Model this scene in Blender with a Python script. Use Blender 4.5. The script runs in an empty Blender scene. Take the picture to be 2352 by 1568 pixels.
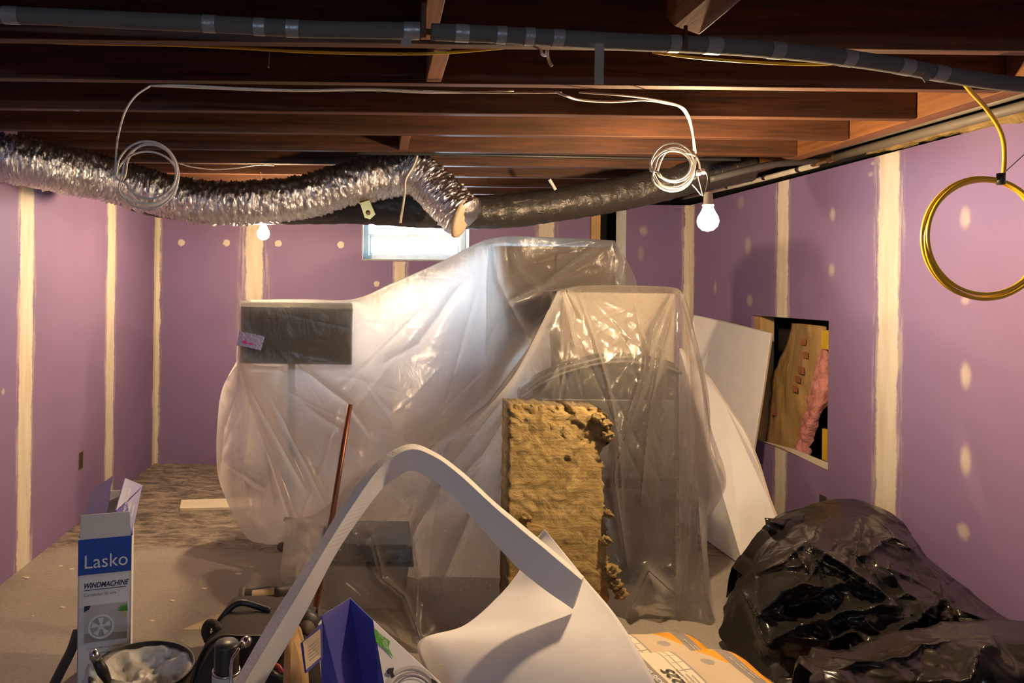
import bpy, math, random
import numpy as np
from mathutils import Vector, noise
random.seed(7)
SC = bpy.context.scene
COL = SC.collection
# ------------------------------------------------------------------ camera
F = 1640.0; PX, PY = 865.0, 660.0; TH = 0.012; CH = 1.5
cam = bpy.data.cameras.new('camera'); camo = bpy.data.objects.new('camera', cam); COL.objects.link(camo)
cam.sensor_width = 36.0; cam.lens = F/2352*36; cam.clip_start = .02
cam.shift_x = (1176-PX)/2352; cam.shift_y = -(784-PY)/2352
camo.location = (0, 0, CH)
from mathutils import Matrix
camo.matrix_world = Matrix.Translation((0, 0, CH)) @ Matrix.Rotation(math.pi/2, 4, 'X') @ Matrix.Rotation(TH, 4, 'Z')
SC.camera = camo
# ------------------------------------------------------------------ world + light
w = bpy.data.worlds.new('daylight'); SC.world = w; w.use_nodes = True
bg = w.node_tree.nodes['Background']; bg.inputs[0].default_value = (.64, .80, 1.0, 1); bg.inputs[1].default_value = 52.0
SC.view_settings.view_transform = 'Standard'; SC.view_settings.look = 'None'
SC.view_settings.exposure = 1.3; SC.view_settings.gamma = 1; SC.view_settings.use_curve_mapping = False
def portal(loc, rot, sx, sy):
    l = bpy.data.lights.new('portal', 'AREA'); l.shape = 'RECTANGLE'; l.size = sx; l.size_y = sy
    o = bpy.data.objects.new('window_portal', l); COL.objects.link(o); o.location = loc; o.rotation_euler = rot
    l.cycles.is_portal = True
portal((.325, 6.32, 1.93), (-math.pi/2, 0, 0), .95, .5)
portal((-.3, -2.42, 1.80), (math.pi/2, 0, 0), .7, .14)
BULB = 700.0
# ------------------------------------------------------------------ projection helper: pixel + distance -> point in the room
def P(px, py, Y):
    a = px-PX; b = py-PY; c, s = math.cos(TH), math.sin(TH)
    return Vector(((a*c+b*s)*Y/F, Y, CH-(-a*s+b*c)*Y/F))
def floorY(px, py): return CH*F/(-(px-PX)*math.sin(TH)+(py-PY)*math.cos(TH))
def PN(A):
    A = np.asarray(A, float); a = A[..., 0]-PX; b = A[..., 1]-PY; Y = A[..., 2]; c, s = math.cos(TH), math.sin(TH)
    return np.stack([(a*c+b*s)*Y/F, Y, CH-(-a*s+b*c)*Y/F], -1)
# ------------------------------------------------------------------ materials
def newmat(name):
    m = bpy.data.materials.new(name); m.use_nodes = True; nt = m.node_tree
    return m, nt, nt.nodes['Principled BSDF']
def nd(nt, t, **k):
    n = nt.nodes.new(t)
    for a, v in k.items():
        if a == 'op': n.operation = v
        else: setattr(n, a, v)
    return n
def tc(nt, scale=(1, 1, 1), obj=False):
    if obj: o = nd(nt, 'ShaderNodeTexCoord').outputs['Object']
    else: o = nd(nt, 'ShaderNodeNewGeometry').outputs['Position']
    mp = nd(nt, 'ShaderNodeMapping'); mp.inputs['Scale'].default_value = scale
    nt.links.new(o, mp.inputs[0]); return mp.outputs[0]
def ntex(nt, vec, scale, detail=4, rough=.55, dist=0):
    n = nd(nt, 'ShaderNodeTexNoise'); n.inputs['Scale'].default_value = scale; n.inputs['Detail'].default_value = detail
    n.inputs['Roughness'].default_value = rough; n.inputs['Distortion'].default_value = dist
    nt.links.new(vec, n.inputs['Vector']); return n.outputs['Fac']
def ramp(nt, fac, stops):
    r = nd(nt, 'ShaderNodeValToRGB'); e = r.color_ramp.elements
    while len(e) < len(stops): e.new(.5)
    for i, (p, c) in enumerate(stops):
        e[i].position = p; e[i].color = (c[0], c[1], c[2], 1) if not isinstance(c, (int, float)) else (c, c, c, 1)
    nt.links.new(fac, r.inputs[0]); return r.outputs[0]
def bump(nt, h, bs, strength=.3, dist=.01):
    b = nd(nt, 'ShaderNodeBump'); b.inputs['Strength'].default_value = strength; b.inputs['Distance'].default_value = dist
    nt.links.new(h, b.inputs['Height']); nt.links.new(b.outputs[0], bs.inputs['Normal'])
def flat(name, c, rough=.6, metal=0, bumpy=0, bscale=60, spec=.5, var=.12):
    m, nt, b = newmat(name); b.inputs['Roughness'].default_value = rough; b.inputs['Metallic'].default_value = metal
    b.inputs['Specular IOR Level'].default_value = spec
    v = tc(nt); n = ntex(nt, v, 9, 5)
    lo = [x*(1-var) for x in c]; hi = [min(1, x*(1+var)) for x in c]
    nt.links.new(ramp(nt, n, [(.3, lo), (.7, hi)]), b.inputs['Base Color'])
    if bumpy: bump(nt, ntex(nt, v, bscale, 4), b, bumpy, .01)
    return m
def wood(name, c1, c2, sc=(1.5, 30, 30), rough=.65):
    m, nt, b = newmat(name); v = tc(nt, sc)
    n = ntex(nt, v, 1.4, 6, .6, .9); n2 = ntex(nt, tc(nt), 2.2, 4)
    nt.links.new(ramp(nt, n, [(.3, c1), (.72, c2)]), b.inputs['Base Color'])
    mx = nd(nt, 'ShaderNodeMixRGB', blend_type='MULTIPLY'); mx.inputs[0].default_value = .6
    nt.links.new(ramp(nt, n, [(.3, c1), (.72, c2)]), mx.inputs[1])
    nt.links.new(ramp(nt, n2, [(.3, .45), (.7, 1.0)]), mx.inputs[2])
    nt.links.new(mx.outputs[0], b.inputs['Base Color'])
    b.inputs['Roughness'].default_value = rough; bump(nt, n, b, .25, .004); return m
def math2(nt, op, a, b=None, c=None):
    n = nd(nt, 'ShaderNodeMath'); n.operation = op
    for i, x in enumerate((a, b, c)):
        if x is None: continue
        if isinstance(x, (int, float)): n.inputs[i].default_value = x
        else: nt.links.new(x, n.inputs[i])
    return n.outputs[0]
def mrange(nt, v, a, b, c, d):
    n = nd(nt, 'ShaderNodeMapRange', interpolation_type='SMOOTHSTEP')
    nt.links.new(v, n.inputs[0])
    for i, x in enumerate((a, b, c, d)): n.inputs[i+1].default_value = x
    return n.outputs[0]
def drywall(name, axis, strips, spots, scr=()):
    """purple board with taped joints. strips: (centre, halfwidth, z0, z1, feather); spots: (a, z, ra, rz, strength)"""
    m, nt, b = newmat(name); g = nd(nt, 'ShaderNodeNewGeometry').outputs['Position']
    s = nd(nt, 'ShaderNodeSeparateXYZ'); nt.links.new(g, s.inputs[0]); A = s.outputs[axis]; Z = s.outputs[2]
    v = tc(nt); nlo = ntex(nt, v, 7, 3); nhi = ntex(nt, v, 45, 5); big = ntex(nt, v, 1.1, 3)
    wob = math2(nt, 'MULTIPLY', math2(nt, 'SUBTRACT', nlo, .5), .045)
    wob2 = math2(nt, 'MULTIPLY', math2(nt, 'SUBTRACT', nhi, .5), .018)
    Aw = math2(nt, 'ADD', math2(nt, 'ADD', A, wob), wob2)
    mask = None; feath = None
    for (c, hw, z0, z1, fe) in strips:
        d = math2(nt, 'ABSOLUTE', math2(nt, 'SUBTRACT', Aw, c))
        k = mrange(nt, d, hw*.82, hw*1.06, 1, 0); k2 = mrange(nt, d, hw*1.1, hw*(1.3+fe), 1, 0)
        if z0 is not None:
            gz = math2(nt, 'MULTIPLY', math2(nt, 'GREATER_THAN', Z, z0), math2(nt, 'LESS_THAN', Z, z1))
            k = math2(nt, 'MULTIPLY', k, gz); k2 = math2(nt, 'MULTIPLY', k2, gz)
        mask = k if mask is None else math2(nt, 'MAXIMUM', mask, k)
        feath = k2 if feath is None else math2(nt, 'MAXIMUM', feath, k2)
    fe = math2(nt, 'MULTIPLY', feath, mrange(nt, ntex(nt, tc(nt, (30, 30, 2)), 1.5, 4), .4, .62, 0, .5))
    mask = math2(nt, 'MAXIMUM', mask, fe)
    for (a, z, ra, rz, st) in spots:
        crisp = st > .85
        da = math2(nt, 'DIVIDE', math2(nt, 'SUBTRACT', math2(nt, 'ADD', A, wob2), a), ra)
        dz = math2(nt, 'DIVIDE', math2(nt, 'SUBTRACT', math2(nt, 'ADD', Z, wob2), z), rz)
        d = math2(nt, 'SQRT', math2(nt, 'ADD', math2(nt, 'MULTIPLY', da, da), math2(nt, 'MULTIPLY', dz, dz)))
        k = mrange(nt, d, .8 if crisp else .3, 1.1, st if crisp else st*.8, 0)
        mask = math2(nt, 'MAXIMUM', mask, k)
    base = ramp(nt, big, [(.3, (.22, .145, .29)), (.7, (.265, .18, .335))])
    # screw heads / specks
    vo = nd(nt, 'ShaderNodeTexVoronoi'); vo.inputs['Scale'].default_value = 4.5; nt.links.new(v, vo.inputs['Vector'])
    sp = mrange(nt, vo.outputs['Distance'], .012, .022, .55, 1)
    mb = nd(nt, 'ShaderNodeMixRGB', blend_type='MULTIPLY'); mb.inputs[0].default_value = 1
    nt.links.new(base, mb.inputs[1]); nt.links.new(sp, mb.inputs[2])
    mx = nd(nt, 'ShaderNodeMixRGB'); nt.links.new(mask, mx.inputs[0]); nt.links.new(mb.outputs[0], mx.inputs[1])
    mud = ramp(nt, ntex(nt, tc(nt, (12, 12, 1.5)), 2, 4), [(.3, (.62, .54, .42)), (.7, (.76, .70, .58))])
    nt.links.new(mud, mx.inputs[2]); nt.links.new(mx.outputs[0], b.inputs['Base Color'])
    b.inputs['Roughness'].default_value = .62; b.inputs['Specular IOR Level'].default_value = .35
    h = math2(nt, 'ADD', mask, math2(nt, 'MULTIPLY', nhi, .15)); bump(nt, h, b, .25, .004)
    return m
def plastic(name, opac, tint=(.95, .93, .9), lit=.5, dust=.25):
    m = bpy.data.materials.new(name); m.use_nodes = True; nt = m.node_tree; nt.nodes.clear()
    out = nd(nt, 'ShaderNodeOutputMaterial'); L = nt.links.new
    v = tc(nt); n = ntex(nt, v, 70, 7, .75); big = ntex(nt, v, 3, 3)
    tr = nd(nt, 'ShaderNodeBsdfTransparent'); tr.inputs[0].default_value = (.97, .96, .95, 1)
    tl = nd(nt, 'ShaderNodeBsdfTranslucent'); tl.inputs[0].default_value = (*tint, 1)
    df = nd(nt, 'ShaderNodeBsdfDiffuse'); df.inputs[0].default_value = (*tint, 1)
    a = nd(nt, 'ShaderNodeMixShader'); a.inputs[0].default_value = lit; L(df.outputs[0], a.inputs[1]); L(tl.outputs[0], a.inputs[2])
    mix = nd(nt, 'ShaderNodeMixShader')
    op = math2(nt, 'ADD', opac, math2(nt, 'ADD', mrange(nt, n, .56, .72, 0, dust), math2(nt, 'MULTIPLY', math2(nt, 'SUBTRACT', big, .5), .25)))
    lw = nd(nt, 'ShaderNodeLayerWeight'); lw.inputs[0].default_value = .35
    op = math2(nt, 'MINIMUM', math2(nt, 'ADD', op, math2(nt, 'MULTIPLY', lw.outputs['Facing'], .35)), .97)
    L(op, mix.inputs[0]); L(tr.outputs[0], mix.inputs[1]); L(a.outputs[0], mix.inputs[2])
    gl = nd(nt, 'ShaderNodeBsdfGlossy'); gl.inputs['Roughness'].default_value = .22
    cr = ntex(nt, tc(nt, (1, 1, .6)), 14, 5, .6, 1.5)
    bp = nd(nt, 'ShaderNodeBump'); bp.inputs['Strength'].default_value = .35; bp.inputs['Distance'].default_value = .012
    L(cr, bp.inputs['Height']); L(bp.outputs[0], gl.inputs['Normal']); L(bp.outputs[0], df.inputs['Normal']); L(bp.outputs[0], tl.inputs['Normal'])
    fr = nd(nt, 'ShaderNodeFresnel'); fr.inputs[0].default_value = 1.45; L(bp.outputs[0], fr.inputs['Normal'])
    fin = nd(nt, 'ShaderNodeMixShader'); L(math2(nt, 'MULTIPLY', fr.outputs[0], .75), fin.inputs[0]); L(mix.outputs[0], fin.inputs[1]); L(gl.outputs[0], fin.inputs[2])
    L(fin.outputs[0], out.inputs[0]); return m
def emit(name, c, s):
    m = bpy.data.materials.new(name); m.use_nodes = True; nt = m.node_tree; nt.nodes.clear()
    e = nd(nt, 'ShaderNodeEmission'); e.inputs[0].default_value = (*c, 1); e.inputs[1].default_value = s
    o = nd(nt, 'ShaderNodeOutputMaterial'); nt.links.new(e.outputs[0], o.inputs[0]); return m
M = {}
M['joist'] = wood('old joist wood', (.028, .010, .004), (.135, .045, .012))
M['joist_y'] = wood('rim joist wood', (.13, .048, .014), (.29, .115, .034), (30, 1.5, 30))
M['deck'] = wood('subfloor boards', (.05, .022, .012), (.10, .045, .02), (1, 8, 1))
M['stud'] = wood('stud wood', (.55, .33, .13), (.72, .48, .22), (20, 20, 1.5))
M['plank'] = wood('plank wood', (.50, .30, .12), (.62, .40, .18), (20, 20, 1.5))
M['foam_pipe'] = flat('grey foam sleeve', (.10, .095, .09), .8, 0, .3, 300)
M['tape_silver'] = flat('silver tape', (.26, .26, .27), .35, .3, .2, 60)
M['tape_cloth'] = flat('cloth tape', (.30, .27, .22), .7, 0, .6, 200)
M['white_cable'] = flat('white cable', (.72, .68, .62), .4)
M['yellow_cable'] = flat('yellow cable', (.62, .40, .015), .4)
M['black'] = flat('black plastic', (.02, .02, .02), .45)
M['dark_fabric'] = flat('dark fabric', (.035, .028, .026), .9, 0, .4, 250)
M['dark_grey'] = flat('dark grey', (.06, .058, .056), .5)
M['black_hood'] = flat('black enamel', (.03, .028, .026), .4)
M['tan_card'] = flat('tan cardboard', (.42, .33, .22), .8)
M['taupe'] = flat('taupe carton', (.20, .17, .14), .8)
M['brown'] = flat('brown cabinet', (.08, .055, .04), .6)
M['grey_bin'] = flat('grey bin', (.35, .35, .36), .5)
M['copper'] = flat('copper pipe', (.17, .065, .035), .4, .6, .1, 20, var=.3)
M['brass'] = flat('brass', (.75, .52, .2), .25, 1)
M['steel'] = flat('steel', (.6, .6, .62), .25, 1, .1)
M['grey_pipe'] = flat('grey pipe', (.18, .155, .12), .55, 0, .1)
M['cream_pipe'] = flat('cream pipe', (.62, .58, .50), .45)
M['white_foam'] = flat('white foam', (.80, .79, .80), .7, 0, .05, 150, var=.03)
M['foam_edge'] = flat('foam edge', (.88, .85, .81), .85, 0, .4, 120, var=.05)
M['white_board'] = flat('white board', (.80, .79, .80), .6, 0, .05, 40, var=.03)
M['cream_edge'] = flat('board edge', (.70, .62, .52), .8, 0, .3, 100)
M['white_print'] = flat('white print', (.82, .83, .85), .5, var=.02)
M['grey_flap'] = flat('grey card', (.58, .58, .57), .7, var=.03)
M['blue'] = flat('blue print', (.012, .075, .42), .35, var=.05)
M['violet_blue'] = flat('violet blue print', (.075, .075, .38), .4, var=.05)
M['navy'] = flat('navy ink', (.01, .02, .09), .5)
M['ink'] = flat('grey ink', (.12, .12, .14), .6)
M['green'] = flat('green print', (.10, .42, .04), .5)
M['yellow_bag'] = flat('yellow paper', (.80, .36, .015), .55, 0, .2, 25, var=.05)
M['grey_print'] = flat('grey print', (.28, .25, .23), .6, var=.05)
M['tan_print'] = flat('tan print', (.62, .50, .34), .6, var=.05)
M['cream_print'] = flat('cream print', (.80, .72, .55), .6, var=.03)
M['grey_obj'] = flat('grey picture', (.36, .32, .28), .6)
M['mud'] = flat('wet joint compound', (.62, .61, .58), .45, 0, .25, 14, var=.05)
M['pink'] = flat('pink fibreglass', (.62, .26, .24), .95, 0, 1.0, 60)
M['white_sash'] = flat('white sash', (.75, .80, .82), .5)
M['concrete'] = flat('concrete reveal', (.38, .42, .40), .8, 0, .5, 40)
M['dark_hole'] = flat('dark cavity', (.03, .025, .02), .9)
M['frosted'] = flat('purple tape', (.50, .44, .60), .25, .5, .6, 60)
M['magenta'] = flat('magenta print', (.75, .03, .25), .4)
M['bulb'] = emit('lit bulb', (1.0, .69, .39), BULB)
M['sheet'] = plastic('white plastic sheet', .60, lit=.90, dust=.05)
M['sheet_clear'] = plastic('clear plastic sheet', .20, (.95, .90, .84), lit=.78, dust=.2)
M['sheet_left'] = plastic('thin plastic sheet', .62, (.95, .90, .86), lit=.75, dust=.05)
# foil
m, nt, b = newmat('crinkled foil'); b.inputs['Metallic'].default_value = 1; b.inputs['Roughness'].default_value = .2
v = tc(nt); n1 = ntex(nt, tc(nt, (2.4, .5, .5)), 30, 6, .65, 1.2)
b.inputs['Base Color'].default_value = (.82, .82, .84, 1); bump(nt, n1, b, .8, .012); M['foil'] = m
m, nt, b = newmat('grey duct film'); b.inputs['Metallic'].default_value = .35; b.inputs['Roughness'].default_value = .3
n1 = ntex(nt, tc(nt), 16, 5, .6, 1.5); b.inputs['Base Color'].default_value = (.05, .046, .042, 1); bump(nt, n1, b, .55, .02); M['duct'] = m
# trash bag
m, nt, b = newmat('black bin liner'); b.inputs['Base Color'].default_value = (.02, .018, .016, 1); b.inputs['Roughness'].default_value = .24
b.inputs['Specular IOR Level'].default_value = .45
n1 = ntex(nt, tc(nt), 6, 2, .5, 1.0); n2 = ntex(nt, tc(nt), 30, 2)
bump(nt, math2(nt, 'ADD', n1, math2(nt, 'MULTIPLY', n2, .12)), b, .35, .03); M['liner'] = m
# mineral wool
def woolmat(name, c1, c2, sc):
    m, nt, b = newmat(name); v = tc(nt, sc); n = ntex(nt, v, 10, 8, .72, .8)
    nt.links.new(ramp(nt, n, [(.3, c1), (.68, c2)]), b.inputs['Base Color']); b.inputs['Roughness'].default_value = 1
    b.inputs['Specular IOR Level'].default_value = .1
    wv = nd(nt, 'ShaderNodeTexWave', bands_direction='Z'); wv.inputs['Scale'].default_value = 22; wv.inputs['Distortion'].default_value = 2.5
    wv.inputs['Detail'].default_value = 3; wv.inputs['Detail Scale'].default_value = 4; nt.links.new(tc(nt), wv.inputs['Vector'])
    bump(nt, math2(nt, 'ADD', n, math2(nt, 'MULTIPLY', wv.outputs['Fac'], .03)), b, 1.0, .022); return m
M['wool'] = woolmat('mineral wool', (.19, .13, .05), (.58, .42, .18), (1, 1, 1.4))
M['wool_edge'] = woolmat('mineral wool edge', (.16, .12, .07), (.36, .28, .17), (6, 1, 1))
m, nt, b = newmat('kraft paper'); v = tc(nt); n = ntex(nt, tc(nt, (1, 6, 1)), 4, 5)
nt.links.new(ramp(nt, n, [(.3, (.26, .16, .06)), (.7, (.42, .27, .11))]), b.inputs['Base Color']); bump(nt, n, b, .4, .02)
b.inputs['Roughness'].default_value = .6; M['kraft'] = m
M['red_print'] = flat('red print', (.30, .10, .045), .7)
# floor
m, nt, b = newmat('dusty concrete floor'); g = nd(nt, 'ShaderNodeNewGeometry').outputs['Position']
s = nd(nt, 'ShaderNodeSeparateXYZ'); nt.links.new(g, s.inputs[0])
v = tc(nt); n1 = ntex(nt, v, 1.6, 6, .6); n2 = ntex(nt, tc(nt, (1, 2.6, 1)), 7, 8, .75, .6); n3 = ntex(nt, v, 60, 5, .7)
conc = ramp(nt, n1, [(.3, (.30, .27, .23)), (.7, (.42, .38, .32))])
dust = ramp(nt, n2, [(.40, (.10, .085, .075)), (.50, (.26, .22, .17)), (.62, (.46, .39, .29))])
wob = math2(nt, 'MULTIPLY', math2(nt, 'SUBTRACT', ntex(nt, v, 3, 5), .5), .5)
k = mrange(nt, math2(nt, 'ADD', s.outputs[1], wob), 3.98, 4.12, 0, 1)
mx = nd(nt, 'ShaderNodeMixRGB'); nt.links.new(k, mx.inputs[0]); nt.links.new(conc, mx.inputs[1]); nt.links.new(dust, mx.inputs[2])
mm = nd(nt, 'ShaderNodeMixRGB', blend_type='MULTIPLY'); mm.inputs[0].default_value = .5
nt.links.new(mx.outputs[0], mm.inputs[1]); nt.links.new(ramp(nt, n3, [(.35, .6), (.6, 1.0)]), mm.inputs[2])
nt.links.new(mm.outputs[0], b.inputs['Base Color']); b.inputs['Roughness'].default_value = .6
bump(nt, n3, b, .25, .004); M['floor'] = m
# window glass
m = bpy.data.materials.new('window glass'); m.use_nodes = True; nt = m.node_tree; nt.nodes.clear()
o_ = nd(nt, 'ShaderNodeOutputMaterial'); t_ = nd(nt, 'ShaderNodeBsdfTransparent'); t_.inputs[0].default_value = (.93, .97, .98, 1)
g_ = nd(nt, 'ShaderNodeBsdfGlossy'); g_.inputs['Roughness'].default_value = .03; f_ = nd(nt, 'ShaderNodeFresnel'); x_ = nd(nt, 'ShaderNodeMixShader')
nt.links.new(f_.outputs[0], x_.inputs[0]); nt.links.new(t_.outputs[0], x_.inputs[1]); nt.links.new(g_.outputs[0], x_.inputs[2]); nt.links.new(x_.outputs[0], o_.inputs[0]); M['glass'] = m
# ------------------------------------------------------------------ mesh helpers
WL = {}
def obj(name, V, Fc, mat, parent=None, smooth=False, fm=None, origin=None):
    V = [Vector(v) for v in V]
    if parent is not None: O = WL[parent.name]
    elif origin is not None: O = Vector(origin)
    else:
        xs = [v.x for v in V]; ys = [v.y for v in V]; zs = [v.z for v in V]
        O = Vector(((min(xs)+max(xs))/2, (min(ys)+max(ys))/2, min(zs)))
    me = bpy.data.meshes.new(name); me.from_pydata([tuple(v-O) for v in V], [], [tuple(f) for f in Fc])
    mats = mat if isinstance(mat, (list, tuple)) else [mat]
    for k in mats: me.materials.append(M[k] if isinstance(k, str) else k)
    if fm is not None: me.polygons.foreach_set('material_index', fm)
    if smooth: me.polygons.foreach_set('use_smooth', [True]*len(me.polygons))
    me.update()
    o = bpy.data.objects.new(name, me); COL.objects.link(o)
    if parent is not None: o.parent = parent
    else: o.location = O
    WL[o.name] = O
    return o
def tag(o, label=None, cat=None, group=None, kind=None):
    if label: o['label'] = label
    if cat: o['category'] = cat
    if group: o['group'] = group
    if kind: o['kind'] = kind
    return o
def thing(name, loc, label, cat, group=None, kind=None):
    o = bpy.data.objects.new(name, None); COL.objects.link(o); o.location = loc; o.empty_display_size = .1
    WL[o.name] = Vector(loc); return tag(o, label, cat, group, kind)
def bev(o, w=.004, seg=2):
    md = o.modifiers.new('bevel', 'BEVEL'); md.width = w; md.segments = seg; md.limit_method = 'ANGLE'; return o
def solid(o, t):
    md = o.modifiers.new('thickness', 'SOLIDIFY'); md.thickness = t; md.offset = 0; return o
QF = [(0, 3, 2, 1), (4, 5, 6, 7), (0, 1, 5, 4), (1, 2, 6, 5), (2, 3, 7, 6), (3, 0, 4, 7)]
def boxg(x0, x1, y0, y1, z0, z1):
    return [(x0, y0, z0), (x1, y0, z0), (x1, y1, z0), (x0, y1, z0), (x0, y0, z1), (x1, y0, z1), (x1, y1, z1), (x0, y1, z1)], list(QF)
def join(*gs):
    V = []; Fc = []
    for v, f in gs:
        n = len(V); V += [tuple(x) for x in v]; Fc += [tuple(i+n for i in q) for q in f]
    return V, Fc
def prism(poly, off):
    """closed prism: polygon of 3D points and an offset vector"""
    n = len(poly); off = Vector(off); V = [Vector(p) for p in poly]+[Vector(p)+off for p in poly]
    return V, [tuple(range(n-1, -1, -1)), tuple(range(n, 2*n))]+[(i, (i+1) % n, n+(i+1) % n, n+i) for i in range(n)]
def crw(n, m, closed=False):
    W = np.zeros((m, n))
    for j in range(m):
        t = j/(m if closed else m-1)*(n if closed else n-1); i = min(int(t), n-1 if closed else n-2); u = t-i
        cs = (-.5*u+u*u-.5*u**3, 1-2.5*u*u+1.5*u**3, .5*u+2*u*u-1.5*u**3, -.5*u*u+.5*u**3)
        for k, c in zip((i-1, i, i+1, i+2), cs):
            if closed: W[j, k % n] += c
            elif k < 0: W[j, 0] += 2*c; W[j, 1] -= c
            elif k >= n: W[j, n-1] += 2*c; W[j, n-2] -= c
            else: W[j, k] += c
    return W
def spline(pts, m): return crw(len(pts), m) @ np.array([tuple(p) for p in pts], float)
def tubeg(pts, r, seg=10, cap=True, rf=None):
    """tube along points; r number or list; rf(i, ang) radius multiplier"""
    pts = [Vector(p) for p in pts]; n = len(pts); V = []; Fc = []
    t0 = (pts[1]-pts[0]).normalized(); up = Vector((0, 0, 1)) if abs(t0.z) < .9 else Vector((1, 0, 0))
    nv = (up-t0*up.dot(t0)).normalized()
    for i in range(n):
        t = (pts[min(i+1, n-1)]-pts[max(i-1, 0)]).normalized()
        nv = (nv-t*nv.dot(t)).normalized(); bv = t.cross(nv)
        ri = r[i] if isinstance(r, (list, tuple, np.ndarray)) else r
        for k in range(seg):
            a = 2*math.pi*k/seg; rr = ri*(rf(i, a) if rf else 1)
            V.append(pts[i]+(nv*math.cos(a)+bv*math.sin(a))*rr)
    for i in range(n-1):
        for k in range(seg):
            a = i*seg+k; b_ = i*seg+(k+1) % seg; Fc.append((a, b_, b_+seg, a+seg))
    if cap: Fc.append(tuple(range(seg-1, -1, -1))); Fc.append(tuple((n-1)*seg+k for k in range(seg)))
    return V, Fc
def latheg(c, prof, seg=32, ax=None):
    """prof: (radius, height) pairs about vertical axis (or axis ax) at c"""
    c = Vector(c); ax = Vector(ax or (0, 0, 1)).normalized()
    u = Vector((1, 0, 0)) if abs(ax.x) < .9 else Vector((0, 1, 0)); u = (u-ax*u.dot(ax)).normalized(); w_ = ax.cross(u)
    V = []; Fc = []
    for r, h in prof:
        for k in range(seg):
            a = 2*math.pi*k/seg; V.append(c+ax*h+(u*math.cos(a)+w_*math.sin(a))*max(r, 1e-5))
    for i in range(len(prof)-1):
        for k in range(seg):
            a = i*seg+k; b_ = i*seg+(k+1) % seg; Fc.append((a, b_, b_+seg, a+seg))
    return V, Fc
def cable(name, pix, r, mat, parent=None, m=None, seg=8):
    pts = [P(*p) for p in pix]; m = m or max(12, len(pts)*6)
    V, Fc = tubeg([Vector(p) for p in spline(pts, m)], r, seg); return obj(name, V, Fc, mat, parent, True)
def dpoly(X, Y, pts):
    best = np.full(X.shape, 1e9); tt = np.zeros(X.shape); L = 0; n = len(pts)-1
    for i in range(n):
        ax, ay = pts[i]; bx, by = pts[i+1]; dx, dy = bx-ax, by-ay; l2 = dx*dx+dy*dy
        t = np.clip(((X-ax)*dx+(Y-ay)*dy)/l2, 0, 1); d = np.hypot(X-ax-t*dx, Y-ay-t*dy)
        k = d < best; best[k] = d[k]; tt[k] = (i+t[k])/n
    return best, tt
def crinkle(p, f, seed, oct_=3):
    s = 0; a = 1; q = Vector(p)+Vector((seed*7.1, seed*3.3, seed*1.7))
    for k in range(oct_):
        wv = noise.noise(q*f*.7)*.6
        s += a*(abs(noise.noise(q*f+Vector((wv, wv, wv))))); a *= .5; f *= 2.1
    return s
def surf(name, net, nu, nv, folds, mat, parent=None, cr=(0, 1, 1), back=None, smooth=True, xmax=None):
    """draped surface from a coarse net of (pixel x, pixel y, distance); folds push it towards the viewer"""
    A = np.array(net, float); R, C, _ = A.shape
    G = np.einsum('ir,rcd->icd', crw(R, nv), A); G = np.einsum('jc,icd->ijd', crw(C, nu), G)
    X = G[..., 0].copy(); Y = G[..., 1].copy(); D = G[..., 2].copy()
    for (pts, amp, wd, kind) in folds:
        d, t = dpoly(X, Y, pts); tap = np.clip(np.minimum(t, 1-t)*6, 0, 1)**.7*.75+.25
        if kind == 's': D -= amp*tap*np.exp(-d/wd)
        else: D -= amp*tap*np.exp(-(d/wd)**2)
    G[..., 2] = D; W3 = PN(G)
    if cr[0]:
        for i in range(nv):
            for j in range(nu):
                p = W3[i, j]; W3[i, j, 1] -= cr[0]*(crinkle(p, cr[1], cr[2])-.35)
    rows = [W3[i] for i in range(nv)]
    if back:
        top = rows[0]; ext = []
        for k in range(1, back[2]+1):
            t = k/back[2]; q = top.copy(); q[:, 1] += back[0]*min(1, t*1.6); q[:, 2] -= back[1]*max(0, t-.45)/.55 + .01*t
            ext.append(q)
        rows = ext[::-1]+rows
    if xmax:
        for q in rows: q[:, 0] = np.minimum(q[:, 0], xmax+.0*q[:, 0])
    n = len(rows); V = np.concatenate(rows).tolist(); Fc = [(i*nu+j, (i+1)*nu+j, (i+1)*nu+j+1, i*nu+j+1) for i in range(n-1) for j in range(nu-1)]
    return obj(name, V, Fc, mat, parent, smooth)
def textg(s, size, fn, shear=0, align='LEFT', bold=0):
    """lettering mesh; fn maps flat (u, v) to a 3D point"""
    cu = bpy.data.curves.new('t', 'FONT'); cu.body = s; cu.size = size; cu.shear = shear; cu.align_x = align; cu.offset = bold; cu.resolution_u = 3
    ob = bpy.data.objects.new('t', cu); COL.objects.link(ob)
    dg = bpy.context.evaluated_depsgraph_get(); me = bpy.data.meshes.new_from_object(ob.evaluated_get(dg))
    V = [fn(v.co.x, v.co.y) for v in me.vertices]; Fc = [tuple(p.vertices) for p in me.polygons]
    bpy.data.objects.remove(ob); bpy.data.meshes.remove(me); bpy.data.curves.remove(cu); return V, Fc
def decal(poly, fn, n=1):
    return [fn(*p) for p in poly], [tuple(range(len(poly)))]
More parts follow.
